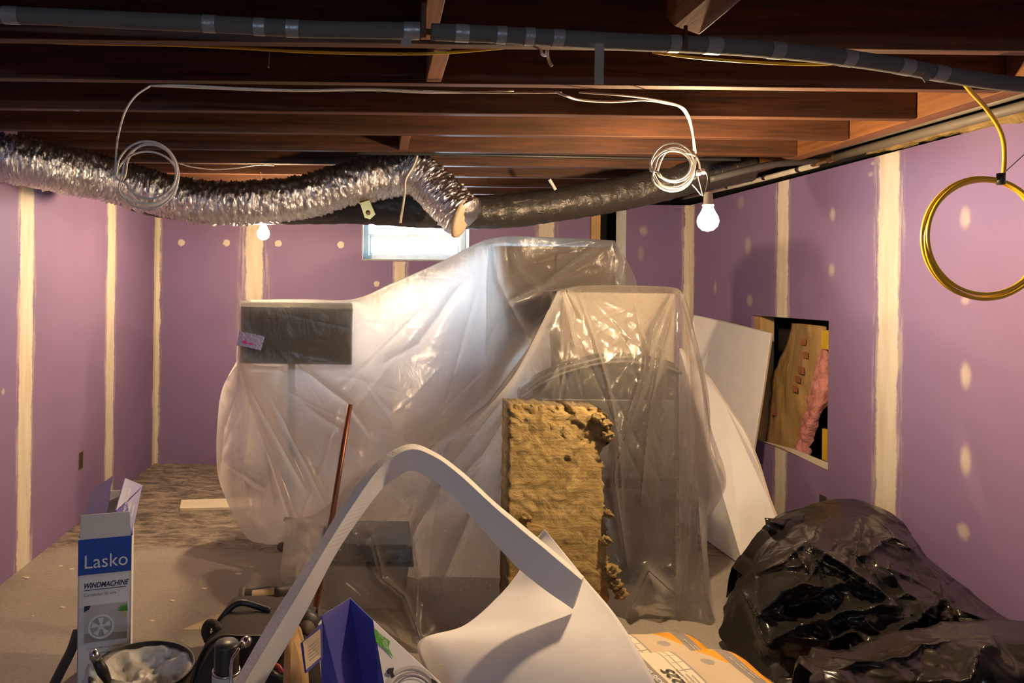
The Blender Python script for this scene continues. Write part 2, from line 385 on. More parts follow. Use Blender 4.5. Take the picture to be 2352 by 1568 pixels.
# ================================================================== THE ROOM
XL, XR, YB, YF, ZJ = -1.85, 2.51, 6.0, -2.5, 2.20
YP = 5.74            # partition at the right end of the back wall
def st(o): o['kind'] = 'structure'; return o
st(obj('floor', *boxg(XL-.2, XR+.4, YF-.1, YB+.8, -.1, 0), 'floor'))
st(obj('ceiling', *boxg(XL-.2, XR+.4, YF-.1, YB+1.0, ZJ+.19, ZJ+.25), 'deck'))
wl = drywall('purple drywall left', 1, [(3.775, .075, None, 0, .15), (4.975, .075, None, 0, .25), (6.0, .07, None, 0, .1), (2.56, .05, None, 0, .1)], [(3.55, .96, .02, .02, .7)])
lw = obj('wall_left', *boxg(XL-.1, XL, YF, YB, 0, ZJ+.19), wl); st(lw)
sp = [(-1.645, 1.857, .03, .03, .9), (-1.265, 1.86, .03, .03, .9), (-.83, 1.86, .03, .03, .9), (-.305, 1.855, .03, .03, .9), (0, 1.53, .025, .025, .9)]
wb = drywall('purple drywall back', 0, [(-1.03, .075, None, 0, .9), (.195, .05, 0, 1.72, .7), (1.42, .065, None, 0, .4), (XL, .03, None, 0, .5)], sp)
WX0, WX1, WZ0, WZ1 = -.13, .78, 1.727, 2.14
gb = join(boxg(XL, WX0, YB, YB+.30, 0, ZJ+.19), boxg(WX1, 1.79, YB, YB+.30, 0, ZJ+.19), boxg(WX0, WX1, YB, YB+.30, 0, WZ0), boxg(WX0, WX1, YB, YB+.30, WZ1, ZJ+.19))
st(obj('wall_back', *gb, wb))
# right wall with the rough square opening
HY0, HY1, HZ0, HZ1 = 3.96, 4.775, .528, 1.345
def rw(x, y): # pixel on right wall -> (Y, z)
    a = (x-PX)*math.cos(TH)+(y-PY)*math.sin(TH); Y = XR*F/a; return Y, P(x, y, Y).z
spots = []
for (x, y, ra, rz, s_) in [(2217, 500, .035, .06, .6), (2218, 862, .035, .07, .75), (2218, 1057, .035, .08, .75), (2213, 1220, .04, .045, .65), (2217, 690, .03, .025, .5),
                           (1912, 492, .03, .045, .6), (1910, 620, .035, .045, .55), (1722, 690, .05, .05, .6), (1718, 565, .05, .08, .5), (1643, 660, .03, .06, .45), (1702, 465, .05, .06, .3),
                           (2000, 400, .025, .015, .5), (2005, 375, .02, .012, .6)]:
    Y, z = rw(x, y); spots.append((Y, z, ra, rz, s_))
wr = drywall('purple drywall right', 1, [(4.42, .062, None, 0, .2), (3.505, .075, None, 0, .25), (5.70, .045, None, 0, .2), (2.28, .08, None, 0, .1)], spots)
gr = join(boxg(XR, XR+.016, YF, HY0, 0, ZJ-.01), boxg(XR, XR+.016, HY1, YP+.2, 0, ZJ-.01), boxg(XR, XR+.016, HY0, HY1, 0, HZ0), boxg(XR, XR+.016, HY0, HY1, HZ1, ZJ-.01))
st(obj('wall_right', *gr, wr))
st(obj('wall_outer', *boxg(XR+.26, XR+.30, YF, YB+.8, 0, ZJ+.2), 'dark_hole'))
st(obj('wall_rear', *join(boxg(XL-.1, -.65, YF-.1, YF, 0, ZJ+.19), boxg(.05, XR+.3, YF-.1, YF, 0, ZJ+.19), boxg(-.65, .05, YF-.1, YF, 0, 1.72), boxg(-.65, .05, YF-.1, YF, 1.88, ZJ+.19)), flat('rear wall paint', (.45, .40, .38), .7)))
# partition and dark doorway at the right end
X2 = 2.0
wp = drywall('purple drywall partition', 0, [(XR, .045, None, 0, .3)], [(2.14, 1.98, .04, .05, .5), (2.12, 1.80, .03, .08, .35)])
st(obj('wall_partition', *boxg(X2, XR, YP, YP+.24, 0, ZJ-.01), [wp, 'white_sash'], fm=[0, 0, 0, 0, 0, 1]))
st(obj('wall_alcove', *join(boxg(1.5, XR+.3, YB+.75, YB+.8, 0, ZJ+.2), boxg(1.75, 1.79, YB+.3, YB+.75, 0, ZJ+.2)), 'dark_hole'))
tag(obj('door_stud', *boxg(1.795, 1.87, 5.985, 6.08, 0, 2.2), 'stud'), 'yellow pine stud beside the dark doorway in the back wall', 'stud')
# window in the back wall
win = thing('window_1', (.325, YB+.22, WZ0), None, None, kind='structure')
def fr(x0, x1, z0, z1, t, y0, y1): return join(boxg(x0, x1, y0, y1, z0, z0+t), boxg(x0, x1, y0, y1, z1-t, z1), boxg(x0, x0+t, y0, y1, z0+t, z1-t), boxg(x1-t, x1, y0, y1, z0+t, z1-t))
V, Fc = fr(WX0, WX1, WZ0, WZ1, .012, YB-.004, YB+.30); bev(obj('reveal', V, Fc, 'concrete', win), .002)
bev(obj('frame', *fr(WX0+.012, WX1-.012, WZ0+.012, WZ1-.012, .045, YB+.2, YB+.27), 'white_sash', win), .003)
sash = bev(obj('sash', *join(fr(WX0+.06, WX1-.06, WZ0+.055, WZ0+.235, .022, YB+.225, YB+.25), boxg(WX0+.057, WX1-.057, YB+.22, YB+.235, WZ0+.222, WZ0+.24)), 'white_sash', win), .002)
obj('glass', *boxg(WX0+.05, WX1-.05, YB+.238, YB+.242, WZ0+.05, WZ1-.05), 'glass', win)
win2 = thing('window_2', (-.3, YF, 1.72), None, None, kind='structure')
obj('frame', *fr(-.65, .05, 1.72, 1.88, .015, YF-.09, YF-.02), 'white_sash', win2)
obj('glass', *boxg(-.64, .04, YF-.06, YF-.055, 1.73, 1.87), 'glass', win2)
# ------------------------------------------------------------------ joists
JL = {0: 'dark ceiling joist nearest the viewer, only its lit lower edge at top right corner',
 1: 'ceiling joist directly behind the long grey foam-wrapped pipe, with yellow cable along it',
 2: 'dark ceiling joist with the white cable clipped along its lower edge',
 3: 'dark ceiling joist behind the one with the white cable, bearing a pale tape scrap',
 4: 'reddish brown ceiling joist above the white cable coil by the right bulb',
 5: 'ceiling joist with a short block ahead of it, just above the foil duct hump',
 6: 'ceiling joist touching the top of the hanging foil duct, lit orange by left bulb',
 7: 'far ceiling joist with a thin white cable looping under it',
 8: 'farther ceiling joist seen in the gap over the sagging foil duct',
 9: 'ceiling joist just in front of the back wall window',
 10: 'last ceiling joist along the back wall above the window'}
for i in range(11):
    y1 = 2.083+(i-1)*.4045
    a = random.uniform(-.003, .003)
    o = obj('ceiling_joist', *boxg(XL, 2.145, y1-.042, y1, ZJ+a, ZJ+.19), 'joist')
    bev(o, .003); tag(o, JL[i], 'joist', 'ceiling joists')
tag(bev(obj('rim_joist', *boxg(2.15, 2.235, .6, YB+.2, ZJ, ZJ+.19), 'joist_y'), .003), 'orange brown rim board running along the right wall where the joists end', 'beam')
for (xc, y0, y1, hw, lab) in [(.137, 1.72, 2.03, .023, 'short wooden block between joists above the gap in the foam pipe'),
                              (.186, 2.085, 2.44, .026, 'lit orange wooden block between joists, directly behind the foam pipe gap'),
                              (.128, 3.312, 3.655, .022, 'small wooden block between joists above the top of the foil duct')]:
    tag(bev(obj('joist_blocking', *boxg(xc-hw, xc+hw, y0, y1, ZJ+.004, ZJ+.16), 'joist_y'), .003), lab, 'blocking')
# diagonal bridging at the top right
a_ = [P(1548, 60, 1.95), P(1607, 80, 1.95), P(1705, -2, 1.72), P(1690, -60, 1.70), P(1560, -40, 1.85)]
tag(bev(obj('bridging_board', *prism(a_, (0.0, .06, .05)), 'joist_y'), .003), 'slanted wooden bridging board with a lit lower edge at the top of the picture', 'board')
# ------------------------------------------------------------------ insulated pipe
ip = thing('insulated_pipe', P(1000, 80, 1.8), 'long pipe in grey foam sleeves with silver tape bands under the joists', 'pipe')
segA = [(-160, 26, 1.8), (0, 34, 1.8), (100, 38, 1.8), (300, 47, 1.8), (480, 55, 1.8), (680, 66, 1.8), (800, 69, 1.8), (958, 71, 1.8)]
segB = [(990, 74, 1.8), (1100, 78, 1.8), (1250, 86, 1.8), (1350, 92, 1.8), (1500, 99, 1.8), (1600, 103, 1.81), (1750, 113, 1.83), (1900, 128, 1.86), (2050, 149, 1.9), (2150, 167, 1.92), (2250, 184, 1.94), (2352, 195, 1.96), (2500, 205, 2.0)]
for sgm in (segA, segB):
    pts = [Vector(p) for p in spline([P(*q) for q in sgm], 90)]
    V, Fc = tubeg(pts, .0212, 20, True, lambda i, a: 1+.03*noise.noise(Vector((i*.25, a, 3))))
    slv = obj('foam_sleeve', V, Fc, 'foam_pipe', ip, True)
    pr = [sum(((p-Vector((0, 0, CH)))[k]*0 for k in range(3)), 0) for p in pts]
    for tx, tw in ((25, .02), (487, .016), (600, .014), (675, .016), (942, .02), (1062, .017), (1142, .012), (1225, .012), (1275, .014), (1547, .014), (1632, .02), (1788, .018), (1952, .018), (2075, .02), (2150, .02)):
        if not (sgm[0][0] < tx < sgm[-1][0]): continue
        # nearest point by its image column
        def col(p): return PX+(p.x*math.cos(TH)+(p.z-CH)*math.sin(TH))*F/p.y
        i = min(range(1, len(pts)-1), key=lambda k: abs(col(pts[k])-tx)); d = (pts[i+1]-pts[i-1]).normalized()
        V, Fc = tubeg([pts[i]-d*tw, pts[i], pts[i]+d*tw], .0222, 20, False); o = obj('tape_band', V, Fc, 'tape_silver', slv, True); o['label'] = 'silver tape band'
obj('copper_stub', *tubeg([P(950, 71, 1.8), P(998, 74, 1.8)], .008, 10), 'copper', ip, True)
bk = obj('pipe_hanger', *boxg(*(lambda p: (p.x-.006, p.x+.006, p.y-.026, p.y-.022, p.z-.025, p.z+.12))(P(972, 72, 1.8))), 'joist'); tag(bk, 'thin brown hanger strap in the gap between the foam sleeves', 'hanger')
bk = obj('pipe_hanger', *tubeg([P(1575, 60, 1.78), P(1575, 95, 1.77), P(1576, 112, 1.775)], .005, 8), 'joist', None, True); tag(bk, 'thin brown hook holding foam pipe below the slanted bridging board', 'hanger')
# tape strips hanging
def ribbon(name, pix, wpx, mat, parent=None, th=.0012):
    L = []; Rr = []
    for i, (x, y, Y) in enumerate(pix):
        a = pix[max(i-1, 0)]; b_ = pix[min(i+1, len(pix)-1)]; dx, dy = b_[0]-a[0], b_[1]-a[1]; l = math.hypot(dx, dy); nx, ny = -dy/l, dx/l
        L.append(P(x+nx*wpx/2, y+ny*wpx/2, Y)); Rr.append(P(x-nx*wpx/2, y-ny*wpx/2, Y))
    V = []
    for l, r_ in zip(L, Rr): V += [l, r_, r_+Vector((0, th, 0)), l+Vector((0, th, 0))]
    Fc = [(0, 1, 2, 3), tuple(len(V)-4+k for k in (3, 2, 1, 0))]
    for i in range(len(pix)-1):
        b0 = i*4; Fc += [(b0+k, b0+4+k, b0+4+(k+1) % 4, b0+(k+1) % 4) for k in range(4)]
    return obj(name, V, Fc, mat, parent)
tag(ribbon('tape_strip', [(1377, 100, 1.775), (1377, 130, 1.78), (1376, 165, 1.785), (1376, 193, 1.79)], 21, 'tape_cloth'), 'grey woven tape strip hanging straight down from foam pipe', 'tape')
tag(ribbon('tape_strip', [(934, 88, 1.775), (933, 98, 1.776), (932, 106, 1.78)], 24, 'tape_cloth'), 'short loose tape end under the foam pipe left of its gap', 'tape')
tag(ribbon('tape_strip', [(2132, 168, 1.89), (2130, 178, 1.87), (2121, 184, 1.86)], 14, 'tape_cloth'), 'small curled tape end below the foam pipe near the right wall', 'tape')
tag(ribbon('tape_scrap', [(147, 240, 2.87), (158, 246, 2.87), (168, 250, 2.87), (181, 252, 2.87)], 7, 'grey_flap'), 'white scrap stuck low on a dark joist at upper left', 'scrap')
tag(obj('hanging_thread', *join(tubeg([P(620, 112, 2.447), P(618, 135, 2.443), P(617, 152, 2.443)], .0012, 6), latheg(P(617, 154, 2.441), [(0, -.006), (.005, 0), (0, .006)], 8)), 'cream_edge', None, True), 'short thread with a knob dangling from the joist at upper left', 'thread')
# ------------------------------------------------------------------ cables
tag(cable('yellow_cable', [(60, 94, 2.1), (160, 99, 2.1), (400, 104, 2.1), (560, 111, 2.11), (700, 119, 2.12), (850, 123, 2.12), (985, 123, 2.12), (1080, 117, 2.12), (1200, 106, 2.12)], .0045, 'yellow_cable'), 'yellow cable sagging along the joist at upper left and middle', 'cable')
tag(cable('yellow_cable', [(1500, 120, 2.12), (1600, 133, 2.12), (1750, 144, 2.12), (1870, 148, 2.12), (1960, 143, 2.12)], .0045, 'yellow_cable'), 'yellow cable showing below foam pipe at upper right', 'cable')
wc = thing('white_cable', P(345, 197, 2.44), 'white cable along the joist ending in the large hanging coil at left', 'cable')
cable('cable_run', [(345, 197, 2.44), (420, 196, 2.44), (560, 203, 2.44), (700, 207, 2.44), (850, 204, 2.44), (1000, 210, 2.44), (1150, 213, 2.44), (1290, 212, 2.44)], .0036, 'white_cable', wc)
cable('cable_run', [(347, 197, 2.445), (420, 200, 2.45), (560, 206, 2.45), (700, 209, 2.45), (850, 207, 2.45), (1000, 213, 2.45), (1180, 209, 2.45)], .0034, 'white_cable', wc)
def coilpix(cx, cy, loops, Y, start=None, end=None, n=14):
    pts = list(start or [])
    for k, (dx, dy, rx, ry, dY) in enumerate(loops):
        for j in range(n):
            a = math.pi+2*math.pi*j/n if start is None or k else math.pi+2*math.pi*j/n
            pts.append((cx+dx+rx*math.cos(a), cy+dy+ry*math.sin(a), Y+dY))
    return pts+list(end or [])
cl = coilpix(338, 402, [(0, 0, 72, 78, 0), (6, -8, 62, 62, -.012), (0, 6, 70, 60, .014), (8, -2, 58, 72, .02)], 2.4,
    [(345, 197, 2.44), (312, 220, 2.43), (288, 255, 2.42), (273, 305, 2.41), (267, 350, 2.4)])
cable('cable_coil', cl, .0036, 'white_cable', wc, 320)
wc2 = thing('white_cable', P(1290, 212, 2.44), 'white cable dropping into the small coil beside the right bulb', 'cable')
cable('cable_run', [(1275, 210, 2.44), (1300, 220, 2.42), (1330, 229, 2.48), (1400, 234, 2.52), (1480, 230, 2.56), (1530, 237, 2.62), (1562, 246, 2.68), (1582, 275, 2.74), (1593, 320, 2.80), (1598, 352, 2.82)], .0042, 'white_cable', wc2)
cable('cable_run', [(1330, 212, 2.44), (1420, 218, 2.42), (1500, 228, 2.52), (1560, 242, 2.62), (1580, 262, 2.68), (1590, 300, 2.74), (1594, 345, 2.80)], .0036, 'white_cable', wc2)
cl = coilpix(1546, 383, [(-1, -2, 50, 52, 0), (0, -3, 40, 34, -.012), (-2, 8, 50, 48, .012), (3, -5, 43, 40, .02)], 2.82,
    [(1598, 352, 2.82), (1594, 390, 2.82), (1565, 425, 2.82), (1520, 425, 2.82)], [(1530, 350, 2.82), (1570, 351, 2.82), (1596, 358, 2.82), (1605, 372, 2.82), (1607, 388, 2.82)])
cable('cable_coil', cl, .0040, 'white_cable', wc2, 320)
tag(cable('cable_stub', [(1243, 114, 2.13), (1246, 125, 2.12), (1254, 126, 2.12), (1256, 116, 2.12), (1257, 112, 2.12), (1258, 128, 2.11), (1262, 142, 2.1), (1268, 152, 2.1)], .0045, 'white_cable'), 'short curled white cable end poking out below the foam pipe', 'cable')
tag(cable('thin_cable', [(405, 373, 4.1), (440, 383, 4.1), (490, 389, 4.1), (540, 386, 4.1), (590, 379, 4.1), (630, 380, 4.1)], .0035, 'white_cable'), 'thin white cable sagging between far joists above the foil duct', 'cable')
tag(cable('black_cable', [(820, 351, 3.72), (950, 353, 3.74), (1150, 357, 3.76), (1350, 361, 3.78), (1500, 364, 3.8), (1700, 366, 3.8)], .009, 'black'), 'black cable running under the joists behind the foil duct', 'cable')
# yellow coil at right
yc = thing('yellow_cable_coil', P(2300, 400, 2.35), 'big coil of yellow cable hanging in front of the right wall', 'cable')
cable('cable_drop', [(2205, 178, 2.15), (2230, 210, 2.2), (2262, 245, 2.26), (2290, 285, 2.3), (2304, 320, 2.33), (2307, 360, 2.35), (2305, 400, 2.35)], .0065, 'yellow_cable', yc)
for k, (dx, dy, rx, ry, dY) in enumerate([(0, 0, 136, 138, 0), (6, 3, 133, 134, .008), (10, 4, 138, 137, -.008), (3, 1, 128, 137, .016), (9, -4, 132, 133, -.014)]):
    q = [(2254+dx+rx*math.cos(2*math.pi*j/20), 546+dy+ry*math.sin(2*math.pi*j/20), 2.35+dY) for j in range(20)]
    A_ = crw(20, 120, True) @ np.array([tuple(P(*p)) for p in q]); A_ = np.vstack([A_, A_[:1]])
    obj('cable_loop', *tubeg([Vector(p) for p in A_], .0058, 8, False), 'yellow_cable', yc, True)
obj('cable_tie', *tubeg([P(2299, 398, 2.33), P(2299, 424, 2.33)], .012, 10), 'black', yc, True)
tag(cable('black_wire', [(2303, 400, 2.36), (2330, 375, 2.38), (2380, 330, 2.42)], .0015, 'black'), 'thin black wire rising right from the yellow coil', 'wire')
# ------------------------------------------------------------------ bulbs
def bulb(px, py, Y, wires, lab, r=.033):
    c = P(px, py, Y); t = thing('pendant_bulb', c+Vector((0, 0, .12)), lab, 'light bulb')
    prof = [(0, -r), (r*.5, -r*.87), (r*.87, -r*.5), (r, 0), (r*.9, r*.45), (r*.62, r*.95), (r*.45, r*1.4), (r*.42, r*1.7)]
    obj('bulb', *latheg(c, prof, 28), 'bulb', t, True)
    obj('socket', *latheg(c, [(.0135, r*1.5), (.021, r*1.52), (.022, r*1.65), (.017, r*1.75), (.017, r*2.6), (.010, r*2.85), (0, r*2.86)], 24), 'cream_pipe', t, True)
    for wv in wires: cable('wire', wv, .0018, 'white_cable', t)
    return t
bulb(1626, 508, 2.82, [[(1617, 450, 2.82), (1622, 430, 2.82), (1625, 410, 2.82), (1621, 396, 2.82), (1613, 388, 2.82), (1607, 392, 2.82)],
                      [(1614, 450, 2.82), (1608, 425, 2.82), (1603, 405, 2.82), (1605, 392, 2.82)], [(1610, 448, 2.82), (1600, 435, 2.82), (1590, 424, 2.81)]],
     'lit bare bulb in a white socket hanging near the right wall', .04)
bulb(605, 537, 4.42, [[(604, 490, 4.42), (604, 440, 4.42), (600, 400, 4.42), (598, 396, 4.42)]], 'lit bare bulb just under the foil duct, in front of the back wall', .038)
for i_, (x, y) in enumerate([(1604, 396), (1615, 393)]):
    c = P(x, y, 2.82); obj('wire_nut', *latheg(c, [(0, .012), (.006, .01), (.009, -.012), (0, -.012)], 10), 'cream_pipe', bpy.data.objects['pendant_bulb'], True)
# ------------------------------------------------------------------ ducts
def duct(name, pix, r, mat, label, cr=.09, ringf=55, seg=40, m=220, parent=None, open_end=False, lift=0):
    pts = [Vector(p) for p in spline([P(*q) for q in pix], m)]
    def rf(i, a):
        p = pts[i]; q = Vector((i*.33, math.cos(a)*2.2, math.sin(a)*2.2))
        return 1+cr*(abs(noise.noise(q))*1.3-.3)+cr*.5*noise.noise(q*2.7)+.012*math.sin(i*.9)
    V, Fc = tubeg(pts, r, seg, not open_end, rf); o = obj(name, V, Fc, mat, parent, True)
    return o, pts
fd = thing('flexible_duct', P(500, 460, 3.3), 'shiny foil flexible duct sagging from the left wall to an open end by window', 'duct')
duct('duct_hose', [(12, 362, 3.5), (60, 372, 3.52), (110, 383, 3.58), (160, 394, 3.66), (225, 406, 3.76), (300, 427, 3.84), (380, 448, 3.88), (450, 462, 3.9), (530, 466, 3.9), (600, 463, 3.9), (700, 452, 3.9), (780, 428, 3.9), (860, 410, 3.89), (930, 398, 3.88), (958, 396, 3.87)], .118, 'foil', '', .15, m=420, seg=56, parent=fd)
o, pts = duct('duct_hose', [(935, 392, 3.87), (962, 402, 3.84), (995, 430, 3.8), (1030, 464, 3.74), (1066, 500, 3.68)], .112, 'foil', '', .15, m=150, seg=56, parent=fd)
e = pts[-1]; d_ = (pts[-1]-pts[-2]).normalized(); d_ = (d_+Vector((.9, 0, .3))*.6).normalized()
obj('duct_end', *latheg(e-d_*.02, [(.112, 0), (.115, .012), (.108, .022), (.08, .026), (.03, .02), (0, .022)], 30, d_), flat('tan duct liner', (.50, .40, .28), .8, 0, .6, 30), fd, True)
duct_grey, _ = duct('grey_duct', [(200, 370, 4.16), (260, 420, 4.16), (330, 452, 4.16), (430, 468, 4.16), (620, 476, 4.16), (830, 476, 4.16), (960, 484, 4.16), (1090, 487, 4.16), (1190, 482, 4.16), (1300, 466, 4.16), (1400, 450, 4.16), (1500, 428, 4.15), (1600, 402, 4.1), (1720, 378, 4.1)], .099, 'duct', '', .05, m=260)
tag(duct_grey, 'dark grey film-wrapped duct sagging in front of the window and back wall', 'duct')
o, _ = duct('foil_duct', [(400, 398, 5.0), (450, 408, 5.0), (520, 415, 5.0), (580, 410, 5.0), (640, 400, 5.0)], .05, 'foil', '', .12, m=80)
tag(o, 'short foil duct section far back above the main foil duct', 'duct')
tag(cable('hanger_cable', [(957, 348, 3.78), (957, 362, 3.74), (948, 384, 3.72), (932, 412, 3.72), (930, 440, 3.74), (926, 470, 3.78), (920, 512, 3.8)], .0065, 'cream_pipe'), 'cream cable strapped round the foil duct hump and hanging down', 'cable')
tag(cable('cable_stub', [(1262, 412, 4.0), (1268, 422, 4.0), (1276, 436, 4.0)], .009, 'cream_pipe'), 'short cream pipe end above the grey duct', 'pipe')
# steel bracket under duct
br = [P(827, 466, 3.85), P(848, 460, 3.85), P(862, 492, 3.85), P(850, 503, 3.85), P(838, 500, 3.85)]
tag(solid(obj('steel_bracket', *join(prism(br, (.004, .05, .012)), latheg(P(845, 488, 3.82), [(.0, 0), (.012, 0), (.012, .01), (0, .012)], 12, (0, -1, 0))), 'brass'), .002), 'angled metal bracket hanging below the foil duct at upper left window corner', 'bracket')
# ------------------------------------------------------------------ pipes at the top of the right wall
gp = thing('wall_pipe', P(1900, 362, 3.95), 'grey pipe running along the top of the right wall', 'pipe')
def rp(px, py, X):
    a = (px-PX)*math.cos(TH)+(py-PY)*math.sin(TH); return P(px, py, X*F/a)
A0, A1 = rp(2480, 208, 2.40), rp(1905, 364, 2.40)
obj('pipe_length', *tubeg([A0, A1], .021, 16), 'grey_pipe', gp, True)
obj('pipe_length', *tubeg([A0+Vector((-.03, 0, .035)), A1+Vector((-.03, 0, .035))], .012, 12), 'grey_pipe', gp, True)
d_ = (A1-A0).normalized()
o = obj('brass_coupling', *join(tubeg([A1-d_*.05, A1-d_*.0], .024, 12), tubeg([A1+d_*0, A1+d_*.09], .019, 6), tubeg([A1+d_*.09, A1+d_*.14], .023, 12)), 'brass', gp); o['label'] = 'brass coupling'
tag(obj('white_pipe', *tubeg([rp(1878, 378, 2.46), rp(1700, 424, 2.46), rp(1548, 459, 2.46)], .016, 14), 'cream_pipe', None, True), 'cream pipe along the top of the far right wall', 'pipe')
for (x, y) in ((1757, 407), (1672, 428), (1835, 388)):
    p = rp(x, y, 2.455); q = obj('pipe_clip', *tubeg([p+Vector((0, -.012, 0)), p+Vector((0, .012, 0))], .019, 12), 'black', bpy.data.objects['white_pipe'], True)
tag(cable('foam_hose', [(1888, 368, 3.92), (1830, 372, 3.8), (1765, 379, 3.72), (1700, 394, 3.66), (1630, 412, 3.66)], .018, 'dark_grey'), 'dark foam-covered hose bending left from the brass coupling', 'hose')
# insulation tufts above the wall
def lump(n, c, r, mat, parent=None, amp=.3, f=12, sub=3):
    import bmesh
    bm = bmesh.new(); bmesh.ops.create_icosphere(bm, subdivisions=sub, radius=1)
    V = []
    for v in bm.verts:
        k = 1+amp*noise.noise(v.co*2.2+Vector(c)*5)+amp*.6*noise.noise(v.co*6+Vector(c)*3)
        V.append(Vector(c)+Vector((v.co.x*r[0]*k, v.co.y*r[1]*k, v.co.z*r[2]*k)))
    Fc = [tuple(x.index for x in f_.verts) for f_ in bm.faces]; bm.free()
    return (V, Fc)
gs = []
for (x, y, ry, rz) in [(2320, 268, .16, .035), (2250, 283, .14, .03), (2190, 296, .12, .022), (2130, 312, .12, .022), (2070, 330, .12, .022), (2020, 343, .1, .014)]:
    p = rp(x, y, XR+.01); gs.append(lump('', p, (.03, ry, rz), '', amp=.5))
tag(obj('insulation_strip', *join(*gs), 'wool', None, True), 'ragged brown insulation sticking out above the right wall drywall', 'insulation')
# wall boxes
for (x, y, side, lab) in [(185, 1057, -1, 'narrow dark outlet box cut into the left wall'), (1891, 1160, 1, 'metal outlet box in the right wall just above black rubbish bag')]:
    X = XL if side < 0 else XR; a = (x-PX)*math.cos(TH)+(y-PY)*math.sin(TH); p = P(x, y, X*F/a)
    t = thing('outlet_box', (X, p.y, p.z-.05), lab, 'outlet box')
    obj('box_rim', *join(*[boxg(X-.003, X+.003, p.y+q0, p.y+q1, p.z+z0, p.z+z1) for q0, q1, z0, z1 in ((-.032, -.026, -.05, .05), (.026, .032, -.05, .05), (-.032, .032, -.055, -.05), (-.032, .032, .05, .055))]), 'brass' if side < 0 else 'steel', t)
    obj('box_inside', *boxg(X-.0015, X+.0015, p.y-.026, p.y+.026, p.z-.05, p.z+.05), 'dark_hole', t)
# ------------------------------------------------------------------ inside the wall opening
tag(obj('wall_stud', *boxg(XR+.018, XR+.11, 4.70, 4.80, 0, 2.1), 'stud'), 'pale wooden stud at the upper left inside the wall opening', 'stud')
tag(obj('wall_block', *boxg(XR+.14, XR+.2, 4.3, 4.55, .98, 1.2), 'grey_pipe'), 'grey block in the dark cavity behind the paper batt', 'block')
ib = thing('insulation_batt', (XR+.1, 4.3, .5), 'brown paper-faced pink insulation batt slumped inside the wall opening', 'insulation')
def ho(px, py, X=XR+.07): 
    a = (px-PX)*math.cos(TH)+(py-PY)*math.sin(TH); return P(px, py, X*F/a)
kp = [[(1822, 742), (1862, 745), (1900, 750)], [(1812, 790), (1855, 800), (1898, 805)], [(1782, 850), (1830, 860), (1890, 855)], [(1775, 900), (1815, 915), (1868, 892)],
      [(1762, 960), (1795, 970), (1850, 965)], [(1742, 1010), (1778, 1025), (1830, 1030)], [(1735, 1060), (1770, 1065), (1815, 1062)]]
A_ = np.array([[tuple(ho(x, y, XR+.09-(.035 if j == 1 else 0))) for j, (x, y) in enumerate(r_)] for r_ in kp])
G = np.einsum('ir,rcd->icd', crw(7, 40), A_); G = np.einsum('jc,icd->ijd', crw(3, 24), G)
for i in range(40):
    for j in range(24): G[i, j, 0] -= .02*crinkle(G[i, j], 6, 2)
o = obj('paper_facing', G.reshape(-1, 3).tolist(), [(i*24+j, (i+1)*24+j, (i+1)*24+j+1, i*24+j+1) for i in range(39) for j in range(23)], 'kraft', ib, True); solid(o, .004)
for i, (x, y, s_) in enumerate([(1845, 785, .03), (1850, 815, .03), (1840, 850, .035), (1832, 870, .03), (1826, 893, .03), (1778, 945, .035)]):
    p = ho(x, y, XR+.03); V, Fc = boxg(p.x-.001, p.x+.001, p.y-s_*.8, p.y+s_*.8, p.z-s_*.6, p.z+s_*.6); q = obj('red_printing', V, Fc, 'red_print', ib)
kp = [[(1888, 800), (1902, 800), (1915, 800)], [(1868, 885), (1892, 870), (1915, 870)], [(1855, 930), (1882, 925), (1910, 905)], [(1845, 975), (1866, 970), (1886, 965)], [(1832, 1015), (1850, 1010), (1872, 1005)], [(1815, 1060), (1840, 1062), (1862, 1060)]]
A_ = np.array([[tuple(ho(x, y, XR+.12-(.04 if j == 1 else 0))) for j, (x, y) in enumerate(r_)] for r_ in kp])
G = np.einsum('ir,rcd->icd', crw(6, 50), A_); G = np.einsum('jc,icd->ijd', crw(3, 26), G)
for i in range(50):
    for j in range(26): G[i, j, 0] -= .035*crinkle(G[i, j], 12, 4); G[i, j, 1] += .012*noise.noise(Vector(G[i, j])*25)
o = obj('pink_fibre', G.reshape(-1, 3).tolist(), [(i*26+j, (i+1)*26+j, (i+1)*26+j+1, i*26+j+1) for i in range(49) for j in range(25)], 'pink', ib, True); solid(o, .02)
for (x, y, w_, h_, lab) in [(1897, 780, .03, .055, 'yellow tool end at the upper right inside the wall opening'), (1899, 1022, .03, .09, 'yellow tool handle at the lower right inside the wall opening')]:
    p = ho(x, y, XR+.05); tag(bev(obj('yellow_tool', *boxg(p.x-.01, p.x+.01, p.y-w_, p.y+w_, p.z-h_, p.z+h_), 'yellow_cable')), lab, 'tool')
q_ = [Vector((XR-.001, *rw(x, y))) for x, y in ((1748, 1011), (1822, 1030), (1902, 1062), (1902, 1079), (1835, 1047), (1800, 1030))]
st(obj('trim_1', *prism(q_, (-.003, 0, 0)), 'cream_edge'))
